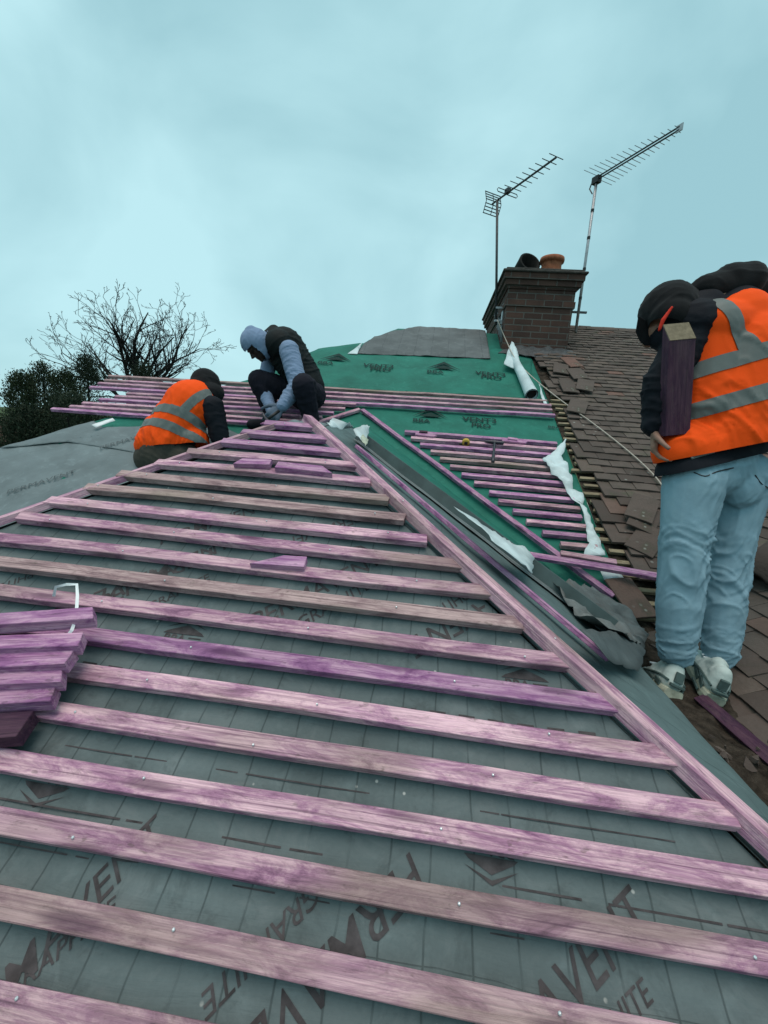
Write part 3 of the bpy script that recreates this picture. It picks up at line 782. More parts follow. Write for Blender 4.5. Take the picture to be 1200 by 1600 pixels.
# sagging valley gutter filled with rubbish
sheet('valley_gutter', [EYE+V3((.82, -.2, -.90)), EYE+V3((.82, 1.9, -.90)), EYE+V3((1.0, 2.35, -.86)), EYE+V3((1.25, 2.3, -.88)), EYE+V3((1.30, 1.6, -.90)), EYE+V3((1.30, -.2, -.90))], V3((0, 0, 1)), M_debris, nb, .05, .03, 9, 5, seed=31)

# ================================================================== LOOSE THINGS ON THE ROOF
def lone(o, label, cat, group=None): return tag(o, label, cat, group)
# bundle of purple battens on the left of the hip face, one thing per batten
bd = [((-60, 985), (153, 971), .040, .09), ((-70, 1022), (133, 1014), .018, .05), ((-70, 1050), (118, 1040), .040, .03), ((-70, 1078), (104, 1070), .018, .02), ((-70, 1108), (92, 1097), .030, .0), ((-90, 1158), (50, 1146), .0, .0)]
lab = ['topmost purple batten of the cut bundle, longest at its right end', 'purple batten second from the top of the cut bundle', 'bright purple batten in the middle of the cut bundle with a slanted end', 'purple batten fourth from the top of the cut bundle', 'purple batten with pale flame grain fifth down the cut bundle', 'short dark batten end lying below the cut bundle at the left edge']
for i, (a, b, o1, o2) in enumerate(bd):
    off = .075 - .010*i if i < 5 else .024
    lone(batten('loose_batten', hipP(*b, off) + (hipP(*a, off)-hipP(*b, off))*2.6, hipP(*b, off), (NH+V3((0, 0, .5))).normalized(), M_bat_new if i != 5 else M_bat_dark, None, .036 if i < 5 else .05, .028 if i < 5 else .03, seed=700+i, cut1=-.5+.25*(i % 3)), lab[i], 'batten', 'bundle of cut purple battens')
# white strapping band round the bundle
def ribbon(name, pts, wd, mat, N, label, cat, th=.0012):
    m = MB(); vs = []; n = len(pts)
    for i, p in enumerate(pts):
        d = (pts[min(i+1, n-1)]-pts[max(i-1, 0)]).normalized(); s = d.cross(N).normalized()*wd/2; t = N*th/2
        vs += [p-s-t, p+s-t, p+s+t, p-s+t]
    fs = [(3, 2, 1, 0), (4*n-4, 4*n-3, 4*n-2, 4*n-1)]
    for i in range(n-1):
        for k in range(4): k2 = (k+1) % 4; fs.append((i*4+k, i*4+k2, i*4+4+k2, i*4+4+k))
    m.add(vs, fs); o = m.build(name, mat); return tag(o, label, cat)
ribbon('strapping_band', [hipP(84, 932, .075), hipP(87, 917, .10), hipP(104, 913, .112), hipP(120, 913, .112), hipP(121, 930, .105), hipP(119, 966, .095), hipP(112, 985, .09), hipP(99, 1001, .08), hipP(94, 1012, .07)], .006, M_plastic_w, (V3((.5, -.6, .3))).normalized(), 'bent white plastic strapping band standing up from the purple batten bundle', 'strap')
# offcuts
def offcut(p0, p1, N, mat, label, w=.037, h=.02, seed=0, c0=0, c1=0): return lone(batten('batten_offcut', p0, p1, N, mat, None, w, h, seed=seed, cut0=c0, cut1=c1), label, 'offcut', 'offcuts of purple batten')
offcut(hipP(373, 728, .022), hipP(424, 730, .022), NH, M_bat_new, 'short purple offcut lying across two battens near the hip apex, left of the longer one', seed=801, c0=.6)
offcut(hipP(433, 733, .022), hipP(512, 741, .022), NH, M_bat_new, 'longer bright purple offcut with a pointed end below the hip apex', seed=802, c1=-1.2)
offcut(hipP(418, 884, .018), hipP(478, 888, .018), NH, M_bat_new, 'split purple offcut with pale torn end in the middle of the hip face', seed=803, c0=2.2)
offcut(mainP(649, 680, .034), mainP(680, 684, .034), NH, M_bat_new, 'purple offcut on the top batten beside the valley batten', seed=804, c1=.8)
offcut(mainP(655, 676, .05), mainP(668, 677, .05), NH, M_bat_dark, 'tiny dark offcut sitting on another offcut by the valley batten', .03, .014, seed=805)
offcut(mainP(784, 690, .034), mainP(822, 694, .034), NH, M_bat_new, 'purple offcut on the top batten right of the hammer', seed=806, c1=.7)
offcut(mainP(793, 686, .052), mainP(808, 688, .052), NH, M_bat_new, 'small purple offcut lying on top of the offcut right of the hammer', .03, .014, seed=807)
# batten laid across the valley foot
lone(batten('loose_batten', mainP(818, 868, .075), mainP(1050, 908, .10), NH, M_bat_new, None, .042, .024, seed=811), 'long purple batten laid slantwise from the valley onto the old tiles beside the jeans', 'batten')
lone(batten('loose_batten', mainP(875, 868, .05), mainP(962, 882, .055), NH, M_bat, None, .037, .022, seed=812), 'short dull purple batten just above the slanting batten at the valley foot', 'batten')
lone(batten('loose_batten', wingP(1097, 1098, .085), wingP(1228, 1212, .085), NW, M_bat_dark, None, .045, .032, seed=813), 'dark purple batten lying in the gutter at the heel of the white trainers', 'batten')
# torn white membrane along the tile edge
def surfP(px, py, o=0):
    a = mainP(px, py, o); c = rightP(px, py, o)
    return a if (a-EYE).length < (c-EYE).length else c
def scrap(name, px, o, label, cat, mat=M_white, amp=.015, freq=9, seed=0, plane=mainP, th=.0014, jag=.004, N=NH, group=None, amp2=0):
    return tag(sheet(name, [plane(x, y, q if isinstance(o, str) else o) for (x, y, *r) in px for q in [r[0] if r else 0]], N, mat, None, th, amp, freq, 5, seed=seed, jag=jag, amp2=amp2, sharp=1.6), label, cat, group)
scrap('membrane_strip', [(886, 684, .09), (883, 700, .07), (877, 712, .05), (886, 726, .05), (893, 745, .05), (898, 765, .045), (911, 770, .045), (917, 800, .045), (932, 835, .045), (947, 866, .045), (938, 870, .045), (912, 868, .045), (920, 850, .045), (916, 815, .045), (905, 790, .045), (893, 782, .05), (884, 763, .05), (862, 738, .06), (847, 717, .075), (862, 708, .06), (873, 696, .07)], 'z', 'torn white membrane strip along the edge of the old tiles', 'membrane strip', seed=41, amp=.022, freq=16, jag=.008)
scrap('membrane_strip', [(842, 597, .07), (850, 620, .05), (857, 634, .04), (851, 634, .04), (845, 618, .05)], 'z', 'narrow white sliver of membrane between the roll and the tile edge', 'membrane strip', seed=42, amp=.008)
scrap('membrane_strip', [(708, 793, .085), (736, 806, .10), (770, 828, .10), (800, 846, .09), (828, 862, .08), (833, 872, .07), (832, 896, .07), (808, 876, .085), (775, 849, .09), (740, 816, .09)], 'z', 'white membrane edge turned up over the dark valley upstand', 'membrane strip', seed=43, amp=.012, plane=rightP, N=NR)
scrap('membrane_strip', [(938, 893, .04), (966, 893, .045), (975, 902, .045), (960, 908, .05), (946, 905, .05)], 'z', 'small white membrane scrap at the foot of the stripped slope', 'membrane strip', seed=44)
# white flaps at the head of the valley
scrap('membrane_scrap', [(510, 660, .05), (520, 655, .06), (545, 660, .09), (552, 668, .06), (535, 670, .05), (518, 668, .04)], 'z', 'white membrane flap nearest the hip apex at the valley head', 'membrane scrap', plane=surfP, seed=45, group='white flaps at the valley head')
scrap('membrane_scrap', [(552, 672, .06), (562, 665, .09), (578, 666, .1), (575, 680, .07), (570, 690, .06), (560, 682, .06)], 'z', 'white membrane flap right of the dark upstand end at the valley head', 'membrane scrap', plane=surfP, seed=46, group='white flaps at the valley head')
scrap('membrane_scrap', [(563, 683, .08), (567, 678, .09), (576, 687, .09), (571, 697, .08)], 'z', 'small cream label flapping on the dark upstand near the valley head', 'label', mat=plain('cream_label', (.42, .46, .36), var=.3, scale=60), plane=surfP, seed=47, amp=.004)
# roll of membrane hanging under the chimney
def curve_pts(pts, n=6):
    out = []
    P = [pts[0]*2-pts[1]] + pts + [pts[-1]*2-pts[-2]]
    for i in range(1, len(P)-2):
        for k in range(n):
            t = k/n; a, b, c, d = P[i-1:i+3]
            out.append(.5*((2*b) + (c-a)*t + (2*a-5*b+4*c-d)*t*t + (3*b-a-3*c+d)*t**3))
    out.append(pts[-1]); return out
m = MB()
rp_ = curve_pts([mainP(803, 545, .10), mainP(806, 565, .09), mainP(818, 590, .08), mainP(831, 617, .07)], 6)
m.tube(rp_, [.03+.035*i/(len(rp_)-1) for i in range(len(rp_))], 14, cap=False)
m.tube(rp_, [.018+.035*i/(len(rp_)-1) for i in range(len(rp_))], 14, cap=False)
o = thing('membrane_roll', 'white membrane rolled into a tube hanging below the chimney', 'membrane roll', rp_[-1])
m.build('roll', M_white, o, smooth=True)
sheet('torn_end', [mainP(800, 532, .13), mainP(808, 545, .12), mainP(812, 565, .11), mainP(803, 575, .08), mainP(787, 570, .08), mainP(792, 552, .11)], NH, M_white, o, .003, .02, 9, 4, seed=48, jag=.004)
m = MB(); m.lathe(rp_[-1] + (rp_[-1]-rp_[-2])*.02, (rp_[-1]-rp_[-2]), [(.048, -.03), (.048, -.025), (.001, -.025)], 14); m.build('roll_shade_disc', M_soot_shade, o)  # black disc inside the tube mouth, standing in for the shade within the roll
# crumpled grey membrane at the foot of the valley
scrap('crumpled_membrane', [(862, 915, .02), (890, 913, .05), (925, 920, .06), (950, 935, .07), (975, 950, .07), (992, 968, .06), (1010, 995, .05), (1004, 1012, .04), (985, 1000, .06), (965, 996, .05), (930, 980, .03), (900, 955, .02)], 'z', 'crumpled dark grey membrane heaped below the end of the valley batten', 'membrane', mat=M_crump, amp=.035, freq=8, seed=51, amp2=.05, plane=surfP)
scrap('cut_membrane', [(905, 984, .06), (940, 988, .06), (1008, 996, .05), (1006, 1030, .04), (998, 1048, .03), (975, 1040, .03), (950, 1030, .05), (925, 1005, .05)], 'z', 'flat dark grey membrane piece hanging into the gutter beside the left trainer', 'membrane', mat=membrane('dark_cut_membrane', (.085, .105, .108), None, .3), amp=.014, freq=6, seed=52, plane=surfP)
scrap('membrane_strip', [(143, 664, .05), (150, 668, .04), (180, 657, .04), (176, 653, .06)], 'z', 'short white plastic strip under the batten ends beside the grey membrane', 'strip', mat=M_plastic_w, amp=.003, seed=53)
# loose tiles lying on the old roof
def loose_tile(c, N, xd, label, tint, red=False):
    x = (xd - N*xd.dot(N)).normalized(); y = N.cross(x); m = MB(); vs = []
    pr = [(-.083, 0), (-.04, .004), (.04, .004), (.083, 0)]
    for z in (0, .013):
        for yy in (-.132, .132):
            for a, h in pr: vs.append(c + x*a + y*yy + N*(h+z))
    f = []
    for k in range(3): f += [(8+k, 9+k, 13+k, 12+k), (k, 4+k, 5+k, 1+k), (k, k+1, 9+k, 8+k), (5+k, 4+k, 12+k, 13+k)]
    f += [(4, 0, 8, 12), (3, 7, 15, 11)]
    for k in (-.04, .04): pass
    m.add(vs, f, 0, tint)
    m.box(c + y*.125 + x*.04 - N*.006, x, .009, y, .006, N, .008, 0, tint); m.box(c + y*.125 - x*.04 - N*.006, x, .009, y, .006, N, .008, 0, tint)
    return tag(m.build('loose_tile', M_tile, None, W=frame(c, x, N), bevel=.002, tinted=True), label, 'roof tile', 'loose tiles lying on the old roof')
lt = [((876, 577), .075, -10, 'loose brown tile right under the chimney foot, leftmost of the group', .3),
      ((893, 567), .085, 18, 'reddish loose tile lying turned below the chimney corner', 1.0),
      ((902, 585), .08, 8, 'loose brown tile between the reddish one and the lower pair', .4),
      ((888, 605), .075, 3, 'loose brown tile lower left of the group under the chimney', .25),
      ((914, 603), .085, -16, 'loose brown tile lower right of the group under the chimney', .45),
      ((902, 636), .075, -20, 'loose brown tile beside the pale cable at the edge of the old roof', .5),
      ((1003, 795), .10, -28, 'topmost loose tile of the small pile beside the jeans', .5),
      ((1006, 812), .075, -30, 'loose tile underneath the small pile beside the jeans', .2),
      ((1010, 845), .06, -38, 'loose tile tilted on edge below the small pile beside the jeans', .3)]
for q, o, ang, l, t in lt:
    a = R(ang); loose_tile(mainP(*q, o), (NH + XA*.08*math.sin(q[0]) + V3((0, -.05, 0))).normalized(), XA*math.cos(a)+UPS*math.sin(a), l, t)
gt = [((1005, 935), .03, 12, 'broken tile piece at the gutter behind the crumpled membrane', .95), ((1088, 1118), 0, 50, 'flat broken tile in the gutter between the trainers', .6)]
loose_tile(mainP(985, 935, .04), (NH+XA*.1).normalized(), XA+UPS*.3, gt[0][3], .97)
loose_tile(J(1060, 1122, 1.60), V3((.05, -.2, 1)).normalized(), V3((.5, 1, 0)), gt[1][3], .75)
# shards of old tile in the gutter
rn = random.Random(12); m = MB()
for i in range(170):
    x_ = rn.uniform(.84, 1.32); y_ = rn.uniform(.0, 2.2); z_ = -.90 + max(0, (x_-1.16))*.5 + .02
    if any((EYE+V3((x_, y_, z_))-q_).length < .22 for q_ in (J(1050, 1092, 1.6), J(1025, 1075, 1.73), J(1114, 1099, 1.58), J(1095, 1062, 1.72))): continue
    s_ = rn.uniform(.006, .04)*rn.random()**.4; a1 = V3((rn.gauss(0, 1), rn.gauss(0, 1), rn.gauss(0, .25))).normalized(); n1 = (V3((rn.gauss(0, .25), rn.gauss(0, .25), 1))).normalized(); n1 = (n1-a1*n1.dot(a1)).normalized(); b1 = n1.cross(a1); c = EYE + V3((x_, y_, z_+rn.uniform(0, .02)))
    k = rn.choice((4, 5, 6)); an = sorted(rn.uniform(0, 6.28) for _ in range(k)); th = rn.uniform(.004, .010)
    top_ = [c + (a1*math.cos(t)+b1*math.sin(t)*.7)*s_ + n1*th for t in an]; bot = [v - n1*th*1.6 for v in top_]
    m.add(top_+bot, [tuple(range(k)), tuple(range(2*k-1, k-1, -1))] + [(q, k+q, k+(q+1) % k, (q+1) % k) for q in range(k)], 0, rn.random())
tag(m.build('tile_rubble', M_tile, tinted=True), 'broken tile shards and dirt lying in the valley gutter', 'rubble', kind='stuff')
# neighbour's hip tile behind the legs
m = MB(); c0 = wingP(1165, 905, .10); c1 = wingP(1240, 850, .12); ax = (c1-c0).normalized(); sx = ax.cross(NW).normalized(); vs = []; fs = []
for i in range(2):
    p = c0 if i == 0 else c1
    for rr in (.12, .105):
        for k in range(9):
            a = math.pi*k/8; vs.append(p + sx*math.cos(a)*rr + NW*(math.sin(a)*rr-.05))
for q in range(8): fs += [(q, 18+q, 19+q, q+1), (9+q, 10+q, 28+q, 27+q), (q, q+1, 10+q, 9+q), (18+q, 27+q, 28+q, 19+q)]
m.add(vs, fs, 0, .99); tag(m.build('loose_ridge_tile', M_tile, tinted=False, smooth=True), 'curved reddish ridge tile lying loose behind the knees of the jeans', 'ridge tile')

# hammer hooked over the top batten
h = thing('hammer', 'dark slater hammer hooked over the top batten of the stripped slope', 'hammer', mainP(772, 690, .04))
hp0 = mainP(773, 690, .05); hp1 = mainP(770, 722, .045)
m = MB(); m.tube(curve_pts([hp0 + (hp0-hp1)*.05, hp0.lerp(hp1, .5), hp1], 4), [.010]*5+[.012, .013, .014, .013], 10); m.build('handle', M_steel, h, smooth=True)
m = MB(); m.tube([mainP(757, 689, .05), mainP(763, 690, .052), mainP(773, 691, .052), mainP(783, 692, .052), mainP(786, 692, .05)], [.006, .012, .015, .014, .016], 10); m.build('head', M_steel, h)
# yellow tape measure
tp = thing('tape_measure', 'small yellow and black tape measure on the second batten', 'tape measure', mainP(728, 692, .035))
c = mainP(728, 691, .052); m = MB(); m.lathe(c - UPS*.018, UPS, [(.0, 0), (.026, .001), (.032, .006), (.032, .030), (.026, .036), (.0, .036)], 16); m.build('case', M_yellow, tp, smooth=True)
m = MB(); m.box(c - XA*.03 - NH*.016, XA, .024, UPS, .012, NH, .006); m.box(c + V3((0, 0, .0)) - UPS*.019, XA, .014, UPS, .002, NH, .014); m.build('grip', M_blackp, tp, bevel=.002)
# cables
def cable(pts, r, mat, label, cat='cable'):
    m = MB(); m.tube(curve_pts(pts, 8), r, 6); return tag(m.build('cable', mat, smooth=True), label, cat)
cable([onY(777, 500, CY0-.05), onY(790, 530, CY0-.1), mainP(806, 562, .12), mainP(835, 592, .10), mainP(880, 628, .075), mainP(930, 664, .07), mainP(990, 712, .07), mainP(1032, 755, .08), mainP(1045, 790, .08)], .0055, M_rope, 'pale aerial cable running down from the chimney across the old tiles')
cable([wingP(1160, 855, .06), wingP(1190, 858, .07), wingP(1240, 858, .07)], .003, M_plastic_w, 'thin white wire on the tiles behind the jeans', 'wire')

# ------------------------------------------------------------------ television aerials
def level(p, px, py):           # the point on this pixel's ray at the height of p
    d = ray(px, py); return EYE + d*((p.z-EYE.z)/d.z)
def bar(m, a, b, r, n=6): m.tube([a, b], r, n)
ad = CY0+.25
top = onY(777, 313, ad); foot = onY(779, 520, ad+.05)
foot = onY(775, 508, ad)
ae = thing('tv_aerial', 'shorter aerial with a grille reflector on a dark mast left of the chimney', 'aerial', foot)
m = MB(); bar(m, foot, top, .016, 8); m.build('mast', M_alu_dark, ae, smooth=True)
b0 = top + V3((0, 0, -.0)); b1 = level(b0, 869, 246); dirb = (b1-b0).normalized(); sdw = dirb.cross(V3((0, 0, 1))).normalized()
b00 = b0 - dirb*.10
m = MB(); bar(m, b00, b1, .011, 8); m.build('boom', M_alu_dark, ae)
m = MB(); L = (b1-b0).length
for i in range(8):
    p = b0 + dirb*(L*(.30 + .70*i/7)); hl_ = .125 - .004*i; m.tube([p - sdw*hl_ + V3((0, 0, .008)), p + sdw*hl_ + V3((0, 0, .008))], .0045, 6)
m.build('director_rods', M_alu_dark, ae)
m = MB(); p = b0 + dirb*(L*.20)
lp_ = [p - sdw*.14 + V3((0, 0, .02)), p + sdw*.14 + V3((0, 0, .02)), p + sdw*.155 + V3((0, 0, 0)), p + sdw*.14 - V3((0, 0, .02)), p - sdw*.14 - V3((0, 0, .02)), p - sdw*.155, p - sdw*.14 + V3((0, 0, .02))]
m.tube(lp_, .005, 6); m.box(p + V3((0, 0, .02)), dirb, .03, sdw, .025, V3((0, 0, 1)), .025); m.build('dipole', M_alu_dark, ae)
m = MB(); p = b00 + dirb*.03
for s_ in (-1, 1):
    tl_ = (V3((0, 0, 1))*1 - dirb*.35*s_).normalized()
    for q in (-.115, 0, .115): m.tube([p + sdw*q, p + sdw*q + tl_*.13*s_], .005, 5)
    for q in (.025, .06, .095, .13): m.tube([p - sdw*.12 + tl_*q*s_, p + sdw*.12 + tl_*q*s_], .006, 5)
m.build('reflector', M_alu_dark, ae)
m = MB(); bz = cf.z+.42
for q in (0, .16):
    m.box(V3(((foot.x+CX0)/2, foot.y, bz+q)), XA, abs(foot.x-CX0)/2+.03, V3((0, 1, 0)), .02, V3((0, 0, 1)), .012)
m.box(V3((CX0-.008, foot.y, bz+.08)), XA, .006, V3((0, 1, 0)), .05, V3((0, 0, 1)), .13); m.build('bracket', M_alu, ae)

ad2 = CY0+.65
t2 = onY(932, 283, ad2); f2 = onY(900, 515, ad2)
ae2 = thing('tv_aerial', 'taller log periodic aerial on a leaning pale mast right of the chimney', 'aerial', f2)
m = MB(); bar(m, f2 - (t2-f2)*.02, t2, .019, 10); m.build('mast', M_alu, ae2, smooth=True)
m = MB()
for q in (.22, .42, .63, .81): 
    p = f2.lerp(t2, q); a = (t2-f2).normalized(); m.tube([p - a*.018, p + a*.018], .0215, 10)
m.build('mast_tape', M_blackp, ae2)
b0 = t2 + V3((0, 0, .03)); b1 = level(b0, 1062, 200); dirb = (b1-b0).normalized(); sdw = dirb.cross(V3((0, 0, 1))).normalized(); L = (b1-b0).length
m = MB(); 
for z in (-.016, .016): bar(m, b0 - dirb*.06 + V3((0, 0, z)), b1 + V3((0, 0, z)), .010, 6)
m.build('boom', M_alu_dark, ae2)
m = MB()
for i in range(16):
    p = b0 + dirb*(L*(.02 + .96*i/15)); hl_ = .20*(1-i/15)+.055; s_ = 1 if i % 2 else -1
    m.tube([p + V3((0, 0, .016*s_)), p + V3((0, 0, .016*s_)) + sdw*hl_*s_], .0035, 5); m.tube([p - V3((0, 0, .016*s_)), p - V3((0, 0, .016*s_)) - sdw*hl_*s_], .0035, 5)
m.build('director_rods', M_alu, ae2)
m = MB(); m.box(b1, dirb, .035, sdw, .006, V3((0, 0, 1)), .035); m.build('end_cap', M_alu, ae2)
m = MB(); m.box(t2 + V3((0, 0, .01)), dirb, .05, sdw, .035, V3((0, 0, 1)), .04); m.tube([t2 + dirb*-.08, t2 + dirb*-.10 + V3((0, 0, -.05)), t2 + V3((-.03, 0, -.15))], .008, 6); m.build('clamp', M_blackp, ae2)
m = MB(); bz = onY(905, 488, ad2).z; mp_ = f2.lerp(t2, (bz-f2.z)/(t2.z-f2.z))
m.box(V3(((CX1+mp_.x)/2+.05, mp_.y, bz)), XA, (mp_.x-CX1)/2+.06, V3((0, 1, 0)), .015, V3((0, 0, 1)), .012)
m.tube(curve_pts([V3((CX1, mp_.y, bz)), V3((CX1-.02, mp_.y-.35, bz-.06)), V3((CX1+.01, mp_.y-.4, bz-.22)), V3((CX1+.06, mp_.y-.3, bz-.3))], 5), .013, 8)
m.build('bracket', M_alu_dark, ae2)

# ================================================================== TREES AND FAR THINGS
def branch_tree(name, base, height, label):
    rn = random.Random(31); root = thing(name, label, 'tree', base); tm = MB(); bm_ = MB()
    fork = base + V3((.15, 0, height*.50))
    tm.tube([base, base.lerp(fork, .35) + V3((.12, 0, 0)), base.lerp(fork, .7) + V3((-.05, 0, 0)), fork], [.34, .28, .25, .24], 9)
    def limb(p, d, L, r, lev):
        n = max(4, int(L/.28)); pts = [p]; rr = [r]; q = p.copy(); dd = d.normalized()
        bend = V3((rn.uniform(-1, 1), rn.uniform(-1, 1), rn.uniform(-.15, .75)))*.07
        for i in range(n):
            dd = (dd + bend + V3((rn.gauss(0, 1), rn.gauss(0, 1), rn.gauss(0, 1)))*(.07 + .035*lev)).normalized()
            q = q + dd*(L/n); pts.append(q); rr.append(max(.010, r*(1-.8*(i+1)/n)))
            if lev < 4 and i >= (1 if lev else 2) and rn.random() < (.75, .72, .70, .55)[lev]:
                a = rn.uniform(.45, .95); sd_ = dd.orthogonal().normalized(); sd_.rotate(Matrix.Rotation(rn.uniform(0, 6.283), 3, dd))
                f = 1-.55*(i+1)/n
                limb(q, dd*math.cos(a) + sd_*math.sin(a) + V3((0, 0, .12)), L*rn.uniform(.32, .52)*(.55+.6*f), max(.011, rr[-1]*rn.uniform(.5, .7)), lev+1)
        (tm if lev < 1 else bm_).tube(pts, rr, 7 if lev < 1 else (5 if lev < 2 else 3))
    rx = RT.copy(); rx.z = 0; rx.normalize(); ry = V3((-rx.y, rx.x, 0))
    for a, L, r, dp in ((-76, 5.7, .11, .2), (-58, 5.6, .12, -.5), (-36, 5.2, .13, .5), (-20, 5.0, .14, -.3), (-4, 4.6, .12, .6), (9, 5.2, .14, -.5), (27, 4.8, .12, .3), (45, 5.2, .11, -.5), (64, 5.8, .11, .4), (-30, 4.0, .10, -1.2), (35, 3.8, .10, 1.2), (-66, 4.6, .09, .9), (54, 4.2, .09, -.9)):
        limb(fork + V3((0, 0, rn.uniform(-.9, .0))), rx*math.sin(R(a)) + V3((0, 0, math.cos(R(a))+.15)) + ry*dp*.6, L*.90*height/11, r, 0)
    tm.build('trunk', M_bark, root, smooth=True); bm_.build('crown', M_bark, root)
    return root
tb = J(214, 640, 24); branch_tree('bare_tree', V3((tb.x, tb.y, 0)), 11.4, 'bare winter tree with a wide branching crown behind the batten ends')
def conifer(name, px, pytop, d, rad, label, mat, seed, nleaf=9000, cone=.5):
    rn = random.Random(seed); p = J(px, pytop, d); base = V3((p.x, p.y, 0)); H_ = p.z
    root = thing(name, label, 'tree', base, 'evergreens beyond the roof'); m = MB(); m.tube([base, base+V3((0, 0, H_*.5)), base+V3((0, 0, H_*.92))], [.14, .09, .02], 7); m.build('trunk', M_bark, root)
    m = MB(); cl = []
    for i in range(240):
        h_ = rn.random()**.8; a = rn.uniform(0, 6.283); prof = rad*(cone*(1-h_)**.75 + (1-cone)*math.sqrt(max(0, 1-h_*h_)))*(1+.22*noise.noise(V3((math.cos(a)*1.5, math.sin(a)*1.5, h_*5+seed))))
        r_ = prof*math.sqrt(rn.uniform(.25, 1)); cl.append((base + V3((math.cos(a)*r_, math.sin(a)*r_, .3+h_*(H_-.35))), V3((math.cos(a), math.sin(a), .9)).normalized(), rn.random()))
    for i in range(nleaf):
        c, dr, t0 = cl[i % len(cl)]; s = rad*.26
        q = c + V3((rn.gauss(0, s*.42), rn.gauss(0, s*.42), rn.gauss(0, s*.5)))
        if q.z > H_+.15: continue
        d_ = (dr + V3((rn.uniform(-1, 1), rn.uniform(-1, 1), rn.uniform(-.3, 1.0)))*.8).normalized(); sd_ = d_.orthogonal().normalized(); sd_.rotate(Matrix.Rotation(rn.uniform(0, 6.28), 3, d_))
        L_ = rn.uniform(.045, .10); w_ = L_*.22
        m.add([q, q + d_*L_*.5 + sd_*w_, q + d_*L_, q + d_*L_*.5 - sd_*w_], [(0, 1, 2, 3)], 0, max(0, min(1, t0*.6+rn.uniform(0, .4))))
    m.build('crown', mat, root, tinted=True)
conifer('evergreen_tree', 32, 583, 15, 1.0, 'green columnar evergreen at the far left edge of the trees', M_leaf, 3, 20000, .35)
conifer('evergreen_tree', 66, 571, 16, 1.15, 'tallest green columnar evergreen, second from the left', M_leaf, 4, 20000, .35)
conifer('evergreen_tree', 100, 580, 15.5, 1.0, 'green columnar evergreen third from the left', M_leaf, 5, 20000, .4)
conifer('evergreen_tree', 136, 562, 17, 1.7, 'dark spreading evergreen in front of the bare tree trunk', M_leaf2, 6, 20000, .9)
conifer('evergreen_tree', 222, 570, 19, 1.5, 'dark evergreen half hidden behind the long battens', M_leaf2, 8, 20000, .9)
conifer('evergreen_tree', 105, 620, 12, 1.6, 'low dark evergreen bush just beyond the grey membrane', M_leaf2, 9, 20000, .2)
conifer('evergreen_tree', 45, 640, 11.5, 1.2, 'low dark evergreen bush left of the larger bush beyond the grey membrane', M_leaf2, 10, 20000, .2)
# far house at the left edge
fh = thing('far_house', 'far low house with a brown roof at the left edge', 'house', J(-40, 700, 17)*1); fb = J(-60, 650, 17)
m = MB(); m.box(V3((fb.x-.9, fb.y+1, 1.5)), XA, 2.6, V3((0, 1, 0)), 2, V3((0, 0, 1)), 1.5); m.build('wall', M_render, fh)
x0, x1, yy = fb.x-3.7, fb.x+1.95, fb.y+1; zr = J(-10, 655, 18).z; ze = 2.95
m = MB(); m.add([V3((x0, yy-2.3, ze)), V3((x1, yy-2.3, ze)), V3((x1-1.1, yy, zr)), V3((x0+1.2, yy, zr)), V3((x0, yy+2.3, ze)), V3((x1, yy+2.3, ze))], [(0, 1, 2, 3), (1, 5, 2), (5, 4, 3, 2), (4, 0, 3), (0, 4, 5, 1)]); m.build('roof', M_brownroof, fh)

# ================================================================== PEOPLE
def cap_mesh(m, p0, p1, r0, r1, flat=None, n=16):
    """tapered capsule; flat = (direction, factor) squashes the section along a direction"""
    d = (p1-p0); L = d.length; d = d.normalized() if L > 1e-6 else V3((0, 0, 1))
    x = d.orthogonal().normalized(); y = d.cross(x); vs = []; fs = []; rings = []
    k = 5
    for i in range(k+1):
        a = math.pi/2*(1-i/k); rings.append((-math.sin(a)*r0, max(math.cos(a)*r0, 1e-4), p0))
    for i in range(k+1):
        a = math.pi/2*i/k; rings.append((math.sin(a)*r1, max(math.cos(a)*r1, 1e-4), p1))
    for z, r, c in rings:
        for j in range(n):
            a = 2*math.pi*j/n; q = (x*math.cos(a)+y*math.sin(a))*r + d*z
            if flat: f = flat[0]; q = q - f*(q.dot(f)*(1-flat[1]))
            vs.append(c+q)
    for i in range(len(rings)-1):
        for j in range(n): j2 = (j+1) % n; fs.append((i*n+j, i*n+j2, (i+1)*n+j2, (i+1)*n+j))
    fs.append(tuple(range(n))[::-1]); fs.append(tuple((len(rings)-1)*n+j for j in range(n)))
    m.add(vs, fs)
def ell_mesh(m, c, ax, ay, az, n=18):
    vs = []; fs = []; k = 12
    for i in range(k+1):
        t = math.pi*i/k
        for j in range(n):
            a = 2*math.pi*j/n; vs.append(c + ax*(math.sin(t)*math.cos(a)*.999+1e-4*math.cos(a)) + ay*(math.sin(t)*math.sin(a)*.999+1e-4*math.sin(a)) - az*math.cos(t))
    for i in range(k):
        for j in range(n): j2 = (j+1) % n; fs.append((i*n+j, i*n+j2, (i+1)*n+j2, (i+1)*n+j))
    fs.append(tuple(range(n))[::-1]); fs.append(tuple(k*n+j for j in range(n)))
    m.add(vs, fs)
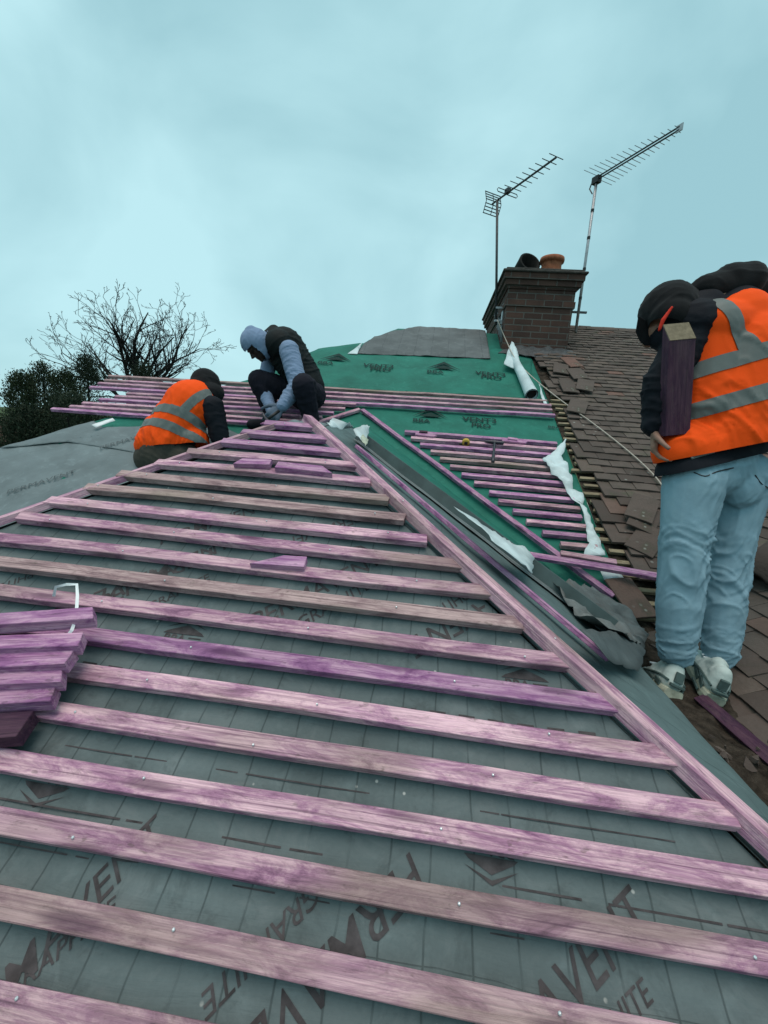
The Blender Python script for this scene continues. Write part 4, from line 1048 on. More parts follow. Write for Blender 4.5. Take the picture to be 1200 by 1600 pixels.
def blob(name, prims, voxel, mat, parent, smooth=6, folds=(), W=None, keep=None):
    """prims joined into one continuous skin; folds = (p0, p1, amplitude, frequency, tilt)"""
    m = MB()
    for p in prims:
        if p[0] == 'c': cap_mesh(m, p[1], p[2], p[3], p[4], p[5] if len(p) > 5 else None)
        else: ell_mesh(m, p[1], p[2], p[3], p[4])
    me = bpy.data.meshes.new(name); me.from_pydata(m.v, [], m.f); ob = bpy.data.objects.new(name, me); col.objects.link(ob)
    md = ob.modifiers.new('join', 'REMESH'); md.mode = 'VOXEL'; md.voxel_size = voxel
    if smooth: s_ = ob.modifiers.new('soft', 'SMOOTH'); s_.iterations = smooth; s_.factor = .5
    bpy.context.view_layer.update()
    dg = bpy.context.evaluated_depsgraph_get(); m2 = bpy.data.meshes.new_from_object(ob.evaluated_get(dg)); m2.name = name
    bpy.data.objects.remove(ob); bpy.data.meshes.remove(me)
    bm = bmesh.new(); bm.from_mesh(m2); bm.normal_update()
    if folds:
        mv = []
        for v in bm.verts:
            o = 0; q = v.co
            for p0, p1, am, fr, tl in folds:
                d = p1-p0; L = d.length; dn = d/L; t = (q-p0).dot(dn)
                rad = (q-p0-dn*t); g_ = math.exp(-max(0, -t, t-L)**2/.004)
                if rad.length > .28: g_ *= .2
                xx = dn.orthogonal().normalized(); yy = dn.cross(xx)
                c = V3((rad.dot(xx)*5, rad.dot(yy)*5, t*fr + rad.dot(xx)*tl*fr + 1.2*noise.noise(q*5)))
                nn = noise.noise(c); n2_ = noise.noise(c*1.9 + V3((7, 3, 5))); o += g_*am*(1.5*max(0, 1-abs(nn)*5)**1.3 + .9*max(0, 1-abs(n2_)*5) - .45 + .6*noise.noise(c*.7))
            mv.append((v, o*FK))
        for v, o in mv: v.co += v.normal*o
    if keep: keep(bm)
    if W is None:
        c = V3((0, 0, 0))
        for v in bm.verts: c += v.co
        W = Matrix.Translation(c/len(bm.verts))
    bm.transform(W.inverted()); bm.to_mesh(m2); bm.free()
    for p in m2.polygons: p.use_smooth = True
    m2.materials.append(mat)
    o = bpy.data.objects.new(name, m2); col.objects.link(o); setp(o, W, parent); return o
def trim(o_src, name, planes, mat, parent, off=.003):
    """a strip of cloth lying on o_src between pairs of planes (world point, normal, half width)"""
    W = WM[o_src.name]; bm = bmesh.new(); bm.from_mesh(o_src.data); bm.transform(W); out = []
    for lims in planes:
        b2 = bm.copy()
        for p, n in lims:
            g = b2.verts[:]+b2.edges[:]+b2.faces[:]
            bmesh.ops.bisect_plane(b2, geom=g, plane_co=p, plane_no=n, clear_outer=True, dist=1e-5)
        b2.normal_update()
        for v in b2.verts: v.co += v.normal*off
        me = bpy.data.meshes.new(name); b2.transform(W.inverted()); b2.to_mesh(me); b2.free(); me.materials.append(mat)
        for p in me.polygons: p.use_smooth = True
        o = bpy.data.objects.new(name, me); col.objects.link(o); setp(o, W, parent); out.append(o)
    bm.free(); return out
def cut(planes):
    def f(bm):
        for p, n in planes:
            g = bm.verts[:]+bm.edges[:]+bm.faces[:]
            bmesh.ops.bisect_plane(bm, geom=g, plane_co=p, plane_no=n, clear_outer=True, dist=1e-5)
    return f
def hand_prims(w, d, palm, s, curl=.5, k=1.0):
    """palm and five separate fingers; d = direction of the fingers, palm = palm normal, s = thumb side +1/-1"""
    d = d.normalized(); palm = (palm - d*palm.dot(d)).normalized(); a = d.cross(palm)*s
    P = [('c', w, w + d*.075*k + a*.022*k, .021*k, .020*k, (palm, .62)), ('c', w, w + d*.08*k, .022*k, .021*k, (palm, .62)), ('c', w, w + d*.072*k - a*.024*k, .019*k, .017*k, (palm, .65))]
    for off, L, r, sp in ((.030, .070, .0088, .10), (.010, .080, .0092, .03), (-.011, .074, .0088, -.04), (-.031, .057, .0078, -.12)):
        q = w + d*.085*k + a*off*k; dd = (d + a*sp).normalized(); c = curl
        for j, f in enumerate((.45, .32, .25)):
            dd = (dd*math.cos(c*(.7+.2*j)) + palm*math.sin(c*(.7+.2*j))).normalized(); q2 = q + dd*L*f*k
            P.append(('c', q, q2, r*k*(1-.1*j), r*k*(.92-.1*j))); q = q2
    q = w + d*.022*k + a*.024*k; dd = (d*.6 + a*.75 + palm*.35).normalized()
    for L, r in ((.040, .0125), (.030, .0105), (.024, .009)):
        q2 = q + dd*L*k; P.append(('c', q, q2, r*k, r*.9*k)); q = q2; dd = (dd + palm*.45 + d*.35).normalized()
    return P
def head_prims(c, up, fwd, k=1.0):
    """skull with brow, nose, lips, chin, ears and a neck stump; c is the middle of the skull"""
    up = up.normalized(); fwd = (fwd - up*fwd.dot(up)).normalized(); sx = fwd.cross(up)
    P = [('e', c + up*.025*k, sx*.074*k, fwd*.094*k, up*.088*k), ('e', c - up*.045*k + fwd*.022*k, sx*.058*k, fwd*.068*k, up*.072*k),
         ('c', c + up*.004*k + fwd*.094*k, c - up*.030*k + fwd*.112*k, .008*k, .013*k), ('e', c - up*.034*k + fwd*.096*k, sx*.018*k, fwd*.014*k, up*.010*k),
         ('c', c + up*.022*k + fwd*.080*k - sx*.04*k, c + up*.022*k + fwd*.080*k + sx*.04*k, .013*k, .013*k),
         ('c', c - up*.062*k + fwd*.083*k - sx*.018*k, c - up*.062*k + fwd*.083*k + sx*.018*k, .008*k, .008*k), ('c', c - up*.074*k + fwd*.080*k - sx*.014*k, c - up*.074*k + fwd*.080*k + sx*.014*k, .009*k, .009*k),
         ('e', c - up*.10*k + fwd*.070*k, sx*.024*k, fwd*.020*k, up*.018*k)]
    for s in (-1, 1):
        P.append(('e', c - up*.012*k - fwd*.004*k + sx*.078*k*s, sx*.010*k, fwd*.020*k, up*.032*k)); P.append(('e', c - up*.02*k + fwd*.062*k + sx*.035*k*s, sx*.022*k, fwd*.02*k, up*.02*k))
    return P
def eyes(parent, c, up, fwd, k=1.0):
    up = up.normalized(); fwd = (fwd - up*fwd.dot(up)).normalized(); sx = fwd.cross(up)
    for s in (-1, 1):
        m = MB(); ell_mesh(m, c + up*.002*k + fwd*.082*k + sx*.033*k*s, sx*.012*k, fwd*.010*k, up*.008*k, 10); m.build('eye', M_soot_shade, parent, smooth=True)
Z = V3((0, 0, 1)); FK = .55

# ---------------------------------------------- the standing worker on the right
ps = thing('person', 'person standing in the gutter in orange hi-vis vest, pale blue jeans and white trainers', 'person', J(1075, 1085, 1.66), None)
D = 1.68
hipL, hipR = J(1083, 752, D-.02), J(1160, 748, D+.07); kneL, kneR = J(1066, 880, D-.02), J(1137, 880, D+.06)
ankL, ankR = J(1056, 1030, D), J(1124, 1040, D+.03)
pel = J(1122, 725, D+.03); wst = J(1130, 700, D+.03); che = J(1160, 560, D+.02); nk = J(1140, 468, D+.02); 
shL, shR = J(1082, 505, D-.04), J(1232, 520, D+.10); elL, elR = J(1034, 600, D-.04), J(1268, 640, D+.02); wrL, wrR = J(1024, 662, D-.02), J(1275, 722, D-.02)
hdc = J(1040, 492, D+.02)
spine = (che-wst).normalized(); side_ = (shR-shL).normalized(); side_ = (side_-spine*side_.dot(spine)).normalized(); bk = side_.cross(spine)     # towards the camera or away
if bk.dot(FW) > 0: bk = -bk
hup = (J(1058, 455, D)-J(1030, 525, D)).normalized(); hfw = (J(985, 530, D+.26)-J(1040, 490, D)).normalized()
hd_p = [('c', wrL, wrL, .02, .02)] + hand_prims(wrL + (wrL-elL).normalized()*.01, (wrL-elL) + V3((.02, 0, 0)), V3((.7, -.4, 0)), 1, .85, 1.08)
body = [('c', pel, che, .12, .13, (bk, .75)), ('c', che, nk, .12, .05), ('c', shL, shR, .06, .06), ('c', nk, hdc, .055, .055), ('c', hipL, kneL, .075, .052), ('c', kneL, ankL, .052, .036), ('c', hipR, kneR, .075, .052), ('c', kneR, ankR, .052, .036), ('c', hipL, hipR, .06, .06), ('c', pel, hipL, .07, .07), ('c', pel, hipR, .07, .07),
        ('c', shL, elL, .048, .038), ('c', elL, wrL, .036, .026), ('c', shR, elR, .048, .038), ('c', elR, wrR, .036, .026)] + hd_p + hand_prims(wrR, (wrR-elR), V3((-.5, 1, 0)), -1, .5) + head_prims(hdc, hup, hfw, .95)
blob('body', body, .006, M_skin, ps, 3)
eyes(ps, hdc, hup, hfw, .95)
# jeans
legd = lambda a, b: (b-a).normalized()
jp = [('c', hipL + Z*.02, hipR + Z*.02, .098, .098, (bk, .95)), ('c', wst, pel, .125, .135, (bk, .85)), ('e', J(1098, 768, D-.06), side_*.08, bk*.062, spine*.08), ('e', J(1160, 764, D-.0), side_*.08, bk*.062, spine*.08),
      ('c', hipL, kneL, .105, .080), ('c', kneL, kneL.lerp(ankL, .45), .080, .082), ('c', kneL.lerp(ankL, .45), kneL.lerp(ankL, .90), .081, .066), ('c', hipR, kneR, .102, .074), ('c', kneR, kneR.lerp(ankR, .45), .074, .076), ('c', kneR.lerp(ankR, .45), kneR.lerp(ankR, .88), .076, .062)]
jf = [(hipL, kneL, .003, 6, 1.8), (kneL.lerp(hipL, .22), kneL.lerp(ankL, .28), .010, 9, 1.5), (kneL.lerp(ankL, .35), ankL, .002, 8, 1.3), (ankL.lerp(kneL, .2), ankL, .006, 24, .6),
      (hipR, kneR, .003, 6, -1.8), (kneR.lerp(hipR, .22), kneR.lerp(ankR, .28), .010, 9, -1.5), (kneR.lerp(ankR, .35), ankR, .002, 8, -1.3), (ankR.lerp(kneR, .2), ankR, .006, 24, -.6), (pel, hipL.lerp(kneL, .2), .005, 14, .8)]
jeans = blob('jeans', jp, .006, M_denim, ps, 5, jf, keep=cut([(wst + spine*.03, spine)]))
# pocket stitching on the seat
for pts in (((1084, 738), (1102, 744), (1120, 737), (1146, 731)), ((1180, 742), (1190, 756), (1204, 764))):
    m = MB(); pp = []
    for x, y in pts:
        o_, d_ = EYE, ray(x, y).normalized(); W_ = WM[jeans.name].inverted(); ok, lo, nn, fi = jeans.ray_cast(W_ @ o_, d_)
        if ok: pp.append(WM[jeans.name] @ lo - d_*.001)
    if len(pp) > 1: m.tube(curve_pts(pp, 4), .0025, 5); m.build('pocket_seam', M_blackp, jeans)
# jacket, with the sleeve
jk = [('c', J(1128, 735, D+.03), che, .168, .155, (bk, .82)), ('c', J(1080, 742, D-.01), J(1172, 722, D+.06), .130, .130, (bk, .95)), ('c', che, J(1150, 500, D+.02), .165, .13, (bk, .8)), ('c', shL, shR, .088, .09), ('c', J(1075, 530, D-.03), elL, .082, .066), ('c', elL, wrL, .066, .052), ('c', shL, J(1070, 540, D), .085, .085), ('c', shR, elR, .085, .065), ('c', elR, wrR, .062, .05), ('c', J(1100, 480, D), J(1060, 500, D), .07, .075), ('c', J(1075, 505, D-.02), J(1040, 525, D+.02), .06, .062)]
jhem = (J(1200, 711, D)-J(1035, 750, D)).normalized().cross(FW).normalized()
if jhem.z > 0: jhem = -jhem
blob('jacket', jk, .008, M_black, ps, 6, [(shL, elL, .006, 18, .2), (elL, wrL, .010, 22, .1), (wst, che, .005, 10, .3)], keep=cut([(J(1110, 728, D-.1), jhem)]))
# hood bunched on the shoulders
hb = J(1140, 446, D-.02); hx = (J(1180, 440, D)-J(1095, 455, D)).normalized(); hy = hx.cross(FW).normalized()
if hy.z < 0: hy = -hy
blob('hood', [('c', J(1102, 452, D), J(1165, 438, D+.02), .055, .070), ('c', J(1140, 436, D), J(1172, 434, D+.02), .058, .058), ('c', J(1080, 458, D+.02), J(1110, 452, D+.02), .035, .06), ('c', J(1110, 458, D+.05), J(1180, 452, D+.06), .06, .055)], .007, M_blackhood, ps, 6, [(J(1090, 455, D), J(1185, 438, D), .0035, 8, 1.5)])
# cap with its peak pointing down
cp = [('e', hdc + hup*.022, hfw.cross(hup).normalized()*.102, hfw*.112, hup*.108), ('c', hdc - hfw*.02 + hup*.01, hdc - hfw*.05 - hup*.03, .085, .075), ('c', hdc + hup*.03, J(1085, 470, D+.03), .08, .055)]
capo = blob('cap', cp, .006, M_blackhood, ps, 5, [(hdc-hup*.1, hdc+hup*.1, .003, 14, .3)], keep=cut([(hdc - hup*.075, -hup)]))
pk0 = hdc + hfw*.085 - hup*.005; pdir = (J(1003, 545, D+.10)-J(1014, 512, D+.08)).normalized()
sxh = hfw.cross(hup).normalized(); pa = J(1016, 506, D+.02); pb = J(1008, 540, D+.04)
m = MB(); vs = []
for t_ in (.004, -.004):
    for s_ in (-1, -.5, 0, .5, 1): vs.append(pa + sxh*s_*.062 + FW*t_ - hfw*.02*abs(s_))
    for s_ in (-1, -.5, 0, .5, 1): vs.append(pb + sxh*s_*.050 + (pa-pb)*(abs(s_)**2*.45) + FW*t_)
fs = []
for k in range(4): fs += [(k, k+1, 6+k, 5+k), (10+k, 15+k, 16+k, 11+k), (k, 10+k, 11+k, k+1), (5+k, 6+k, 16+k, 15+k)]
fs += [(0, 5, 15, 10), (4, 14, 19, 9)]
m.add(vs, fs); m.build('cap_peak', M_blackhood, ps, bevel=.002)
blob('hood_lining', [('c', J(1050, 480, D-.10), J(1036, 500, D-.10), .005, .008), ('c', J(1036, 500, D-.10), J(1030, 516, D-.095), .008, .006)], .004, M_red, ps, 3)
# hi-vis vest
vp_ = [('c', J(1126, 690, D+.03), che, .200, .186, (bk, .94)), ('c', J(1085, 706, D-.01), J(1185, 680, D+.06), .135, .160, (bk, .97)), ('c', che, J(1150, 508, D+.02), .186, .140, (bk, .88)), ('c', J(1112, 512, D-.035), J(1215, 512, D+.08), .102, .11), ('c', J(1105, 530, D-.02), J(1100, 640, D-.01), .100, .12), ('c', J(1075, 700, D-.02), J(1062, 708, D-.02), .10, .095)]
hemn = (J(1200, 690, D)-J(1030, 724, D)).normalized().cross(FW).normalized()
if hemn.z > 0: hemn = -hemn
vest = blob('hi_vis_vest', vp_, .0075, M_orange, ps, 8, [(wst, che, .0055, 8, 1.2), (J(1126, 700, D), J(1130, 640, D), .008, 10, 1.6)], keep=cut([(J(1115, 706, D), hemn)]))
b1p, b2p = J(1140, 570, D), J(1130, 632, D)
bn = (J(1200, 553, D)-J(1080, 585, D)).normalized().cross(FW).normalized()
if bn.z < 0: bn = -bn
sn = side_
trim(vest, 'reflective_strip', [[(b1p+bn*.029, bn), (b1p-bn*.029, -bn)], [(b2p+bn*.029, bn), (b2p-bn*.029, -bn)],
     [(J(1113, 560, D), (J(1085, 466, D)-J(1140, 575, D)).normalized().cross(FW).normalized()*(1)), (J(1139, 560, D), -(J(1085, 466, D)-J(1140, 575, D)).normalized().cross(FW).normalized()), (b1p+bn*.028, -bn), (J(1120, 500, D), FW)]], M_refl, vest)
m = MB(); q0, q1 = J(1080, 715, D-.155), J(1114, 706, D-.150)
ok = []
jk_ = [o for o in ps.children if o.name.startswith('jacket')][0]
for x, y in ((1080, 716), (1092, 712), (1104, 709), (1115, 706)):
    d_ = ray(x, y).normalized(); a_, lo, nn, fi = jk_.ray_cast(WM[jk_.name].inverted() @ EYE, d_)
    if a_: ok.append(WM[jk_.name] @ lo - d_*.003)
if len(ok) > 1: m.tube(ok, .006, 6); m.build('reflective_tab', M_refl, ps)
# trainers
def trainer(heel, toe, up, name='trainer'):
    f = (toe-heel); L = f.length; f.normalize(); up = (up-f*up.dot(f)).normalized(); s = f.cross(up)
    r = thing(name, None, None, heel); 
    u = blob('upper', [('c', heel + f*.045 + up*.055, heel + f*.05 + up*.085, .040, .036), ('c', heel + f*.05 + up*.05, heel + f*.15 + up*.05, .041, .042), ('c', heel + f*.14 + up*.048, heel + f*(L-.05) + up*.036, .044, .034, (up, .8)), ('c', heel + f*.06 + up*.09, heel + f*.15 + up*.07, .032, .030), ('c', heel + f*.045 + up*.085, heel + f*.05 + up*.105, .034, .030), ('c', heel + f*.13 + up*.08, heel + f*.10 + up*.112, .030, .028)], .005, M_shoe, None, 4, [(heel+f*.1, toe, .004, 30, .2)])
    pr = [(0, .030), (.03, .041), (.10, .040), (.16, .046), (L-.07, .050), (L-.03, .042), (L, .018)]; vs = []; fs = []
    n = len(pr)
    for z, e_ in ((-.004, .002), (.018, .004), (.034, .0)):
        for x_, w_ in pr: vs.append(heel + f*(x_-.0) + s*(w_+e_) + up*z)
        for x_, w_ in pr[::-1]: vs.append(heel + f*(x_-.0) - s*(w_+e_) + up*z)
    k = 2*n
    for q in range(2):
        for i in range(k): j = (i+1) % k; fs.append((q*k+i, q*k+j, (q+1)*k+j, (q+1)*k+i))
    fs.append(tuple(range(k))[::-1]); fs.append(tuple(2*k+i for i in range(k)))
    so = mesh_obj('sole', vs, fs, M_sole, None, bevel=.003)
    tr = []
    for sg in (-1, 1):
        m = MB()
        for a, b, c_ in ((.03, .075, .030), (.085, .15, .024), (.16, .21, .024)):
            m.box(heel + f*((a+b)/2) + s*sg*.0435 + up*(.040), (f+up*.25).normalized(), (b-a)/2, up, .010, s, .0035)
        m.box(heel + f*.07 + s*sg*.05 + up*.014, f, .035, up, .006, s, .0035)
        tr.append(m.build('side_panel', M_shoe_dark, None, bevel=.002))
    m = MB()
    for a in (.13, .15, .17, .19): m.tube([heel + f*a + s*.026 + up*.085, heel + f*(a+.004) + up*.092, heel + f*a - s*.026 + up*.085], .004, 5)
    lc = m.build('laces', M_plastic_w, None)
    m = MB(); m.box(heel + f*.006 + up*.082, s, .015, (up+f*.1).normalized(), .020, f, .006); m.box(heel + f*.000 + up*.050, s, .026, up, .006, f, .008)
    tr.append(m.build('heel_tab', M_shoe_dark, None, bevel=.002))
    m = MB()
    for sg in (-1, 1):
        m.tube(curve_pts([heel + f*.012 + s*sg*.030 + up*.060, heel + f*.06 + s*sg*.043 + up*.066, heel + f*.12 + s*sg*.044 + up*.060, heel + f*.17 + s*sg*.046 + up*.052], 4), .0045, 5)
    tr.append(m.build('piping', M_shoe_dark, None))
    return r, (u, so, *tr, lc)
def as_part(r, kids, parent):
    col.objects.unlink(r); w_ = WM.pop(r.name); bpy.data.objects.remove(r)
    u = kids[0]; u.name = 'trainer'; WM[u.name] = w_u = u.matrix_world.copy(); 
    return u
for hl_, to_, up_ in ((J(1050, 1092, 1.60), J(1000, 1060, 1.86), V3((.25, -.42, 1))), (J(1114, 1099, 1.58), J(1080, 1026, 1.86), V3((.1, -.42, 1)))):
    r, kids = trainer(hl_, to_, up_)
    bpy.data.objects.remove(r)
    u = kids[0]; Wu = WM[u.name].copy(); u.name = 'trainer'; setp(u, Wu, ps)
    for kd in kids[1:]: setp(kd, WM[kd.name].copy(), u)
# timber carried under the arm
pA, pB = J(1062, 505, D-.150), J(1052, 690, D-.060)
pax = (pB-pA).normalized(); pn = (-FW - pax*(-FW).dot(pax)).normalized(); psd = pn.cross(pax)
m = MB(); vs = []
tb_ = thing('timber_board', 'dark purple timber board with pale sawn end held under the left arm', 'timber', pA)
hw, ht_ = .048, .021
e0 = pA; e1 = pA + pax*.40
vs = []
for a_, q_ in ((e0 - pax*.002, -1), (e0 + pax*.060, 1), (e1, -1), (e1, 1)): vs += [a_ - psd*hw + pn*ht_*q_, a_ + psd*hw + pn*ht_*q_]
m.add(vs, [(0, 1, 3, 2), (4, 6, 7, 5), (2, 3, 7, 6), (0, 4, 5, 1), (0, 2, 6, 4), (1, 5, 7, 3)]); m.build('board', M_bat_dark, tb_, W=frame(pA, pax, pn), bevel=.002)
m = MB(); a_, b_ = e0 - pn*ht_ - pax*.002, e0 + pn*ht_ + pax*.060; nn_ = psd.cross(b_-a_).normalized()
if nn_.dot(FW) > 0: nn_ = -nn_
vs = [q_ + psd*(hw-.001)*s_ + nn_*o_ for o_ in (.0025, -.002) for q_, s_ in ((a_, 1), (a_, -1), (b_, -1), (b_, 1))]
m.add(vs, [(0, 1, 2, 3), (7, 6, 5, 4), (0, 4, 5, 1), (2, 6, 7, 3), (1, 5, 6, 2), (0, 3, 7, 4)]); m.build('sawn_end', plain('pale_sawn_end', (.20, .165, .115), .9, .1, var=.25, scale=60), tb_)

# ---------------------------------------------- the hooded worker crouching behind the apex
p2 = thing('person', 'person crouching behind the hip apex in a blue grey hoodie and dark padded vest', 'person', mainP(440, 655))
D2 = 3.80
c_pel, c_wst, c_che, c_nk = J(476, 612, D2+.10), J(474, 590, D2+.08), J(444, 543, D2), J(420, 532, D2-.06)
c_hd = J(402, 540, D2-.12)
n_sh, n_el, n_wr = J(452, 548, D2-.17), J(466, 602, D2-.22), J(441, 634, D2-.30)
f_sh, f_el, f_wr = J(424, 552, D2+.14), J(412, 606, D2+.02), J(424, 642, D2-.12)
n_hp, n_kn, n_an = J(486, 618, D2-.02), J(474, 602, D2-.36), J(486, 655, D2-.20)
f_hp, f_kn, f_an = J(472, 618, D2+.16), J(404, 594, D2-.04), J(428, 652, D2+.06)
h2f = V3((-.42, -.40, -.80)).normalized(); h2u = V3((-.50, -.30, .75)); h2u = (h2u - h2f*h2u.dot(h2f)).normalized()
b2k = (c_che-c_pel).normalized()
body = [('c', c_pel, c_che, .115, .125), ('c', c_che, c_nk, .11, .06), ('c', n_sh, f_sh, .06, .06), ('c', c_nk, c_hd, .055, .06), ('c', n_hp, n_kn, .085, .06), ('c', n_kn, n_an, .055, .04), ('c', f_hp, f_kn, .085, .06), ('c', f_kn, f_an, .055, .04), ('c', n_sh, n_el, .05, .04), ('c', n_el, n_wr, .04, .028), ('c', f_sh, f_el, .05, .04), ('c', f_el, f_wr, .04, .028)] + head_prims(c_hd, h2u, h2f)
blob('body', body, .009, M_skin_d, p2, 2); eyes(p2, c_hd, h2u, h2f)
blob('trousers', [('c', c_wst, c_pel, .15, .165), ('c', n_hp, n_kn, .115, .092), ('c', n_kn, n_an, .094, .07), ('c', f_hp, f_kn, .12, .092), ('c', f_kn, f_an, .092, .07), ('c', n_hp, f_hp, .13, .13)], .011, M_trouser, p2, 5, [(n_kn, n_an, .008, 18, .3), (n_hp, n_kn, .007, 16, .4), (f_hp, f_kn, .007, 14, .3)])
gl = blob('padded_vest', [('c', c_wst, c_che, .165, .178), ('c', c_che, c_nk, .172, .085), ('c', J(436, 538, D2-.10), J(432, 545, D2+.10), .13, .12), ('c', c_wst, J(482, 604, D2+.08), .165, .15), ('c', c_nk, J(428, 518, D2), .085, .06)], .010, M_gilet, p2, 5, [(c_wst, c_che, .009, 17, .1)])
blob('sleeve', [('c', n_sh, n_el, .088, .074), ('c', n_el, n_wr, .074, .05)], .008, M_hoodie, p2, 4, [(n_sh, n_el, .006, 22, .2), (n_el, n_wr, .009, 30, .2)])
blob('sleeve', [('c', f_sh, f_el, .075, .062), ('c', f_el, f_wr, .062, .045)], .009, M_hoodie, p2, 4, [(f_el, f_wr, .007, 24, .2)])
sx2 = h2f.cross(h2u).normalized(); f2n = (h2f - h2u*h2f.dot(h2u)).normalized()
def open_hood(bm):
    # take out the face opening
    cen = c_hd + f2n*.135 - h2u*.055
    dl = [f for f in bm.faces if ((f.calc_center_median()-cen).dot(f2n) > -.085 and abs((f.calc_center_median()-cen).dot(sx2)) < .088 and abs((f.calc_center_median()-cen).dot(h2u)) < .098)]
    bmesh.ops.delete(bm, geom=dl, context='FACES')
blob('hood', [('e', c_hd + h2u*.028 - f2n*.008, sx2*.108, f2n*.126, h2u*.125), ('e', c_hd - h2u*.02 + f2n*.01, sx2*.098, f2n*.115, h2u*.12), ('c', c_hd - f2n*.06 - h2u*.05, c_nk, .085, .085), ('e', c_hd + h2u*.10 - f2n*.05, sx2*.06, f2n*.06, h2u*.055)], .008, M_hoodie, p2, 4, [(c_hd-h2u*.1, c_hd+h2u*.12, .004, 16, .4)], keep=open_hood)
hdv = (J(430, 650, D2-.33)-n_wr)
blob('glove', [('c', n_wr - hdv.normalized()*.03, n_wr, .034, .034)] + hand_prims(n_wr, hdv + V3((-.02, 0, 0)), V3((-.5, .1, -.6)), -1, .95, 1.45), .0045, M_glove, p2, 2)
hdf = V3((.02, -.1, -.25))
blob('glove', [('c', f_wr - hdf.normalized()*.03, f_wr, .034, .034)] + hand_prims(f_wr, hdf, V3((.6, -.3, -.3)), 1, .5, 1.1), .0045, M_glove, p2, 2)
for a_ in (n_an, f_an): blob('boot', [('c', a_, a_ - Z*.05, .06, .055), ('c', a_ - Z*.07, a_ - Z*.08 + V3((-.14, -.16, .0)), .05, .045)], .009, M_black, p2, 3)
# hand tool he is holding on the battens
hm = thing('claw_hammer', 'dark hammer held down on the battens in the gloved hand of the hooded worker', 'hammer', J(425, 650, D2-.36))
m = MB(); m.tube([J(436, 642, D2-.37), J(418, 655, D2-.42)], [.013, .012], 8); m.build('handle', M_blackp, hm, smooth=True)
m = MB(); m.tube([J(411, 645, D2-.42), J(413, 652, D2-.42), J(418, 657, D2-.42), J(423, 663, D2-.42)], [.008, .015, .016, .018], 8); m.build('head', M_steel, hm, smooth=True)

# ---------------------------------------------- the worker bending behind the left hip
p3 = thing('person', 'person bending away on the left slope in an orange hi-vis vest and black hood', 'person', mainP(258, 730))
D3 = 3.28
o_pel, o_wst, o_che, o_nk = J(256, 712, D3+.02), J(262, 690, D3), J(298, 632, D3+.02), J(314, 612, D3+.06)
o_hd = J(322, 604, D3+.14)
r_sh, r_el, r_wr = J(333, 636, D3-.02), J(343, 682, D3+.02), J(356, 716, D3+.16)
l_sh, l_el, l_wr = J(275, 622, D3+.14), J(262, 672, D3+.40), J(300, 700, D3+.50)
l_hp, l_kn, l_an = J(240, 716, D3+.04), J(250, 735, D3+.42), J(228, 750, D3+.02)
r_hp, r_kn, r_an = J(284, 716, D3+.02), J(318, 730, D3+.36), J(285, 752, D3+.02)
o3u = (J(318, 585, D3)-J(324, 622, D3+.03)).normalized(); o3f = V3((.45, .75, -.5))
osp = (o_che-o_wst).normalized(); obk = (-FW - osp*(-FW).dot(osp)).normalized(); osd = osp.cross(obk)
body = [('c', o_pel, o_che, .12, .125), ('c', o_che, o_nk, .11, .06), ('c', r_sh, l_sh, .06, .06), ('c', o_nk, o_hd, .055, .06), ('c', l_hp, l_kn, .085, .06), ('c', l_kn, l_an, .055, .04), ('c', r_hp, r_kn, .085, .06), ('c', r_kn, r_an, .055, .04), ('c', r_sh, r_el, .05, .04), ('c', r_el, r_wr, .04, .028), ('c', l_sh, l_el, .05, .04), ('c', l_el, l_wr, .04, .028)] + head_prims(o_hd, o3u, o3f) + hand_prims(r_wr, r_wr-r_el, V3((0, .3, -1)), 1, .4) + hand_prims(l_wr, l_wr-l_el, V3((0, .3, -1)), -1, .4)
blob('body', body, .009, M_skin, p3, 2); eyes(p3, o_hd, o3u, o3f)
blob('trousers', [('c', o_wst, o_pel, .16, .17), ('c', l_hp, r_hp, .14, .14), ('c', l_hp, l_kn, .12, .09), ('c', l_kn, l_an, .09, .07), ('c', r_hp, r_kn, .12, .09), ('c', r_kn, r_an, .09, .07)], .011, M_brown, p3, 5, [(o_wst, o_pel, .006, 16, .3)])
for a_ in (l_an, r_an): blob('boot', [('c', a_, a_ - Z*.05, .06, .055), ('c', a_ - Z*.06, a_ - Z*.06 + V3((.05, .2, .05)), .05, .045)], .009, M_black, p3, 3)
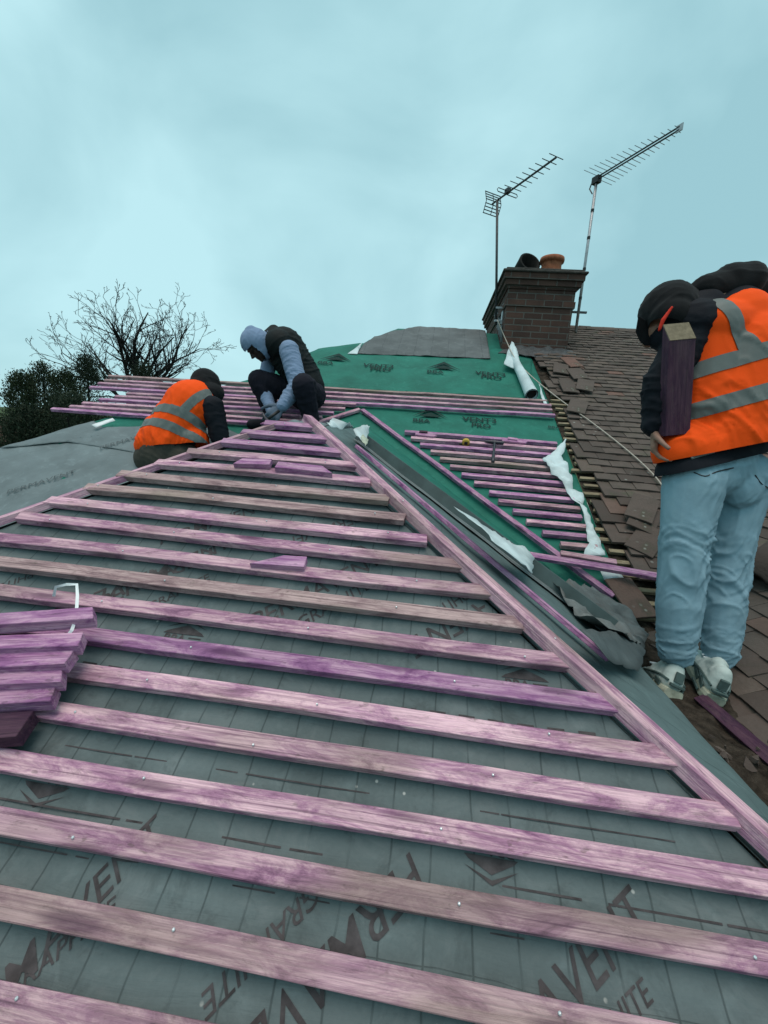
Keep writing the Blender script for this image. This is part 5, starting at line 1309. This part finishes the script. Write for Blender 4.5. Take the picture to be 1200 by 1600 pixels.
blob('jacket', [('c', J(258, 700, D3), o_che, .172, .165, (obk, .85)), ('c', o_che, o_nk, .16, .08), ('c', l_sh, r_sh, .085, .085), ('c', r_sh, r_el, .085, .072), ('c', r_el, r_wr, .072, .05), ('c', l_sh, l_el, .08, .065), ('c', l_el, l_wr, .062, .05)], .010, M_black, p3, 5, [(r_sh, r_el, .007, 18, .2), (r_el, r_wr, .007, 20, .2)])
hcn = J(318, 602, D3+.10)
sx3 = o3f.cross(o3u).normalized()
blob('hood', [('e', o_hd + o3u*.02, sx3*.108, (o3f-o3u*o3f.dot(o3u)).normalized()*.122, o3u*.125), ('c', J(308, 612, D3+.06), J(335, 614, D3+.08), .085, .075), ('c', J(314, 590, D3+.12), J(316, 588, D3+.12), .05, .04), ('c', J(304, 604, D3+.06), J(318, 598, D3+.08), .06, .07)], .009, M_blackhood, p3, 4, [(J(318, 585, D3), J(324, 622, D3), .004, 16, .4)])
vhem = (J(318, 692, D3)-J(215, 704, D3)).normalized().cross(FW).normalized()
if vhem.z > 0: vhem = -vhem
v3 = blob('hi_vis_vest', [('c', o_wst, o_che, .190, .192, (obk, .88)), ('c', o_che, J(306, 622, D3+.05), .19, .145, (obk, .88)), ('c', J(236, 692, D3), J(300, 688, D3), .115, .125), ('c', J(228, 696, D3), J(250, 670, D3), .085, .12), ('c', J(284, 627, D3+.06), J(324, 634, D3), .108, .085), ('c', J(268, 650, D3+.05), J(262, 672, D3+.03), .13, .13)], .009, M_orange, p3, 6, [(o_wst, o_che, .006, 8, 1.3), (J(256, 705, D3), J(270, 680, D3), .010, 10, 1.6)], keep=cut([(J(265, 700, D3), vhem)]))
def bandplane(c, wd, tilt):
    n_ = (osp + osd*tilt - obk*.38).normalized(); return [(c + n_*wd, n_), (c - n_*wd, -n_)]
ctr1, ctr2 = J(290, 646, D3-.15), J(272, 668, D3-.15)
s1 = (J(330, 614, D3)-J(298, 650, D3)).normalized().cross(FW).normalized(); sc_ = J(314, 632, D3)
bt = bandplane(ctr1, .032, -.22)
trim(v3, 'reflective_strip', [bt, bandplane(ctr2, .032, -.22), [(sc_ + s1*.03, s1), (sc_ - s1*.03, -s1), (bt[0][0], -bt[0][1]), (J(300, 640, D3), FW)]], M_refl, v3)
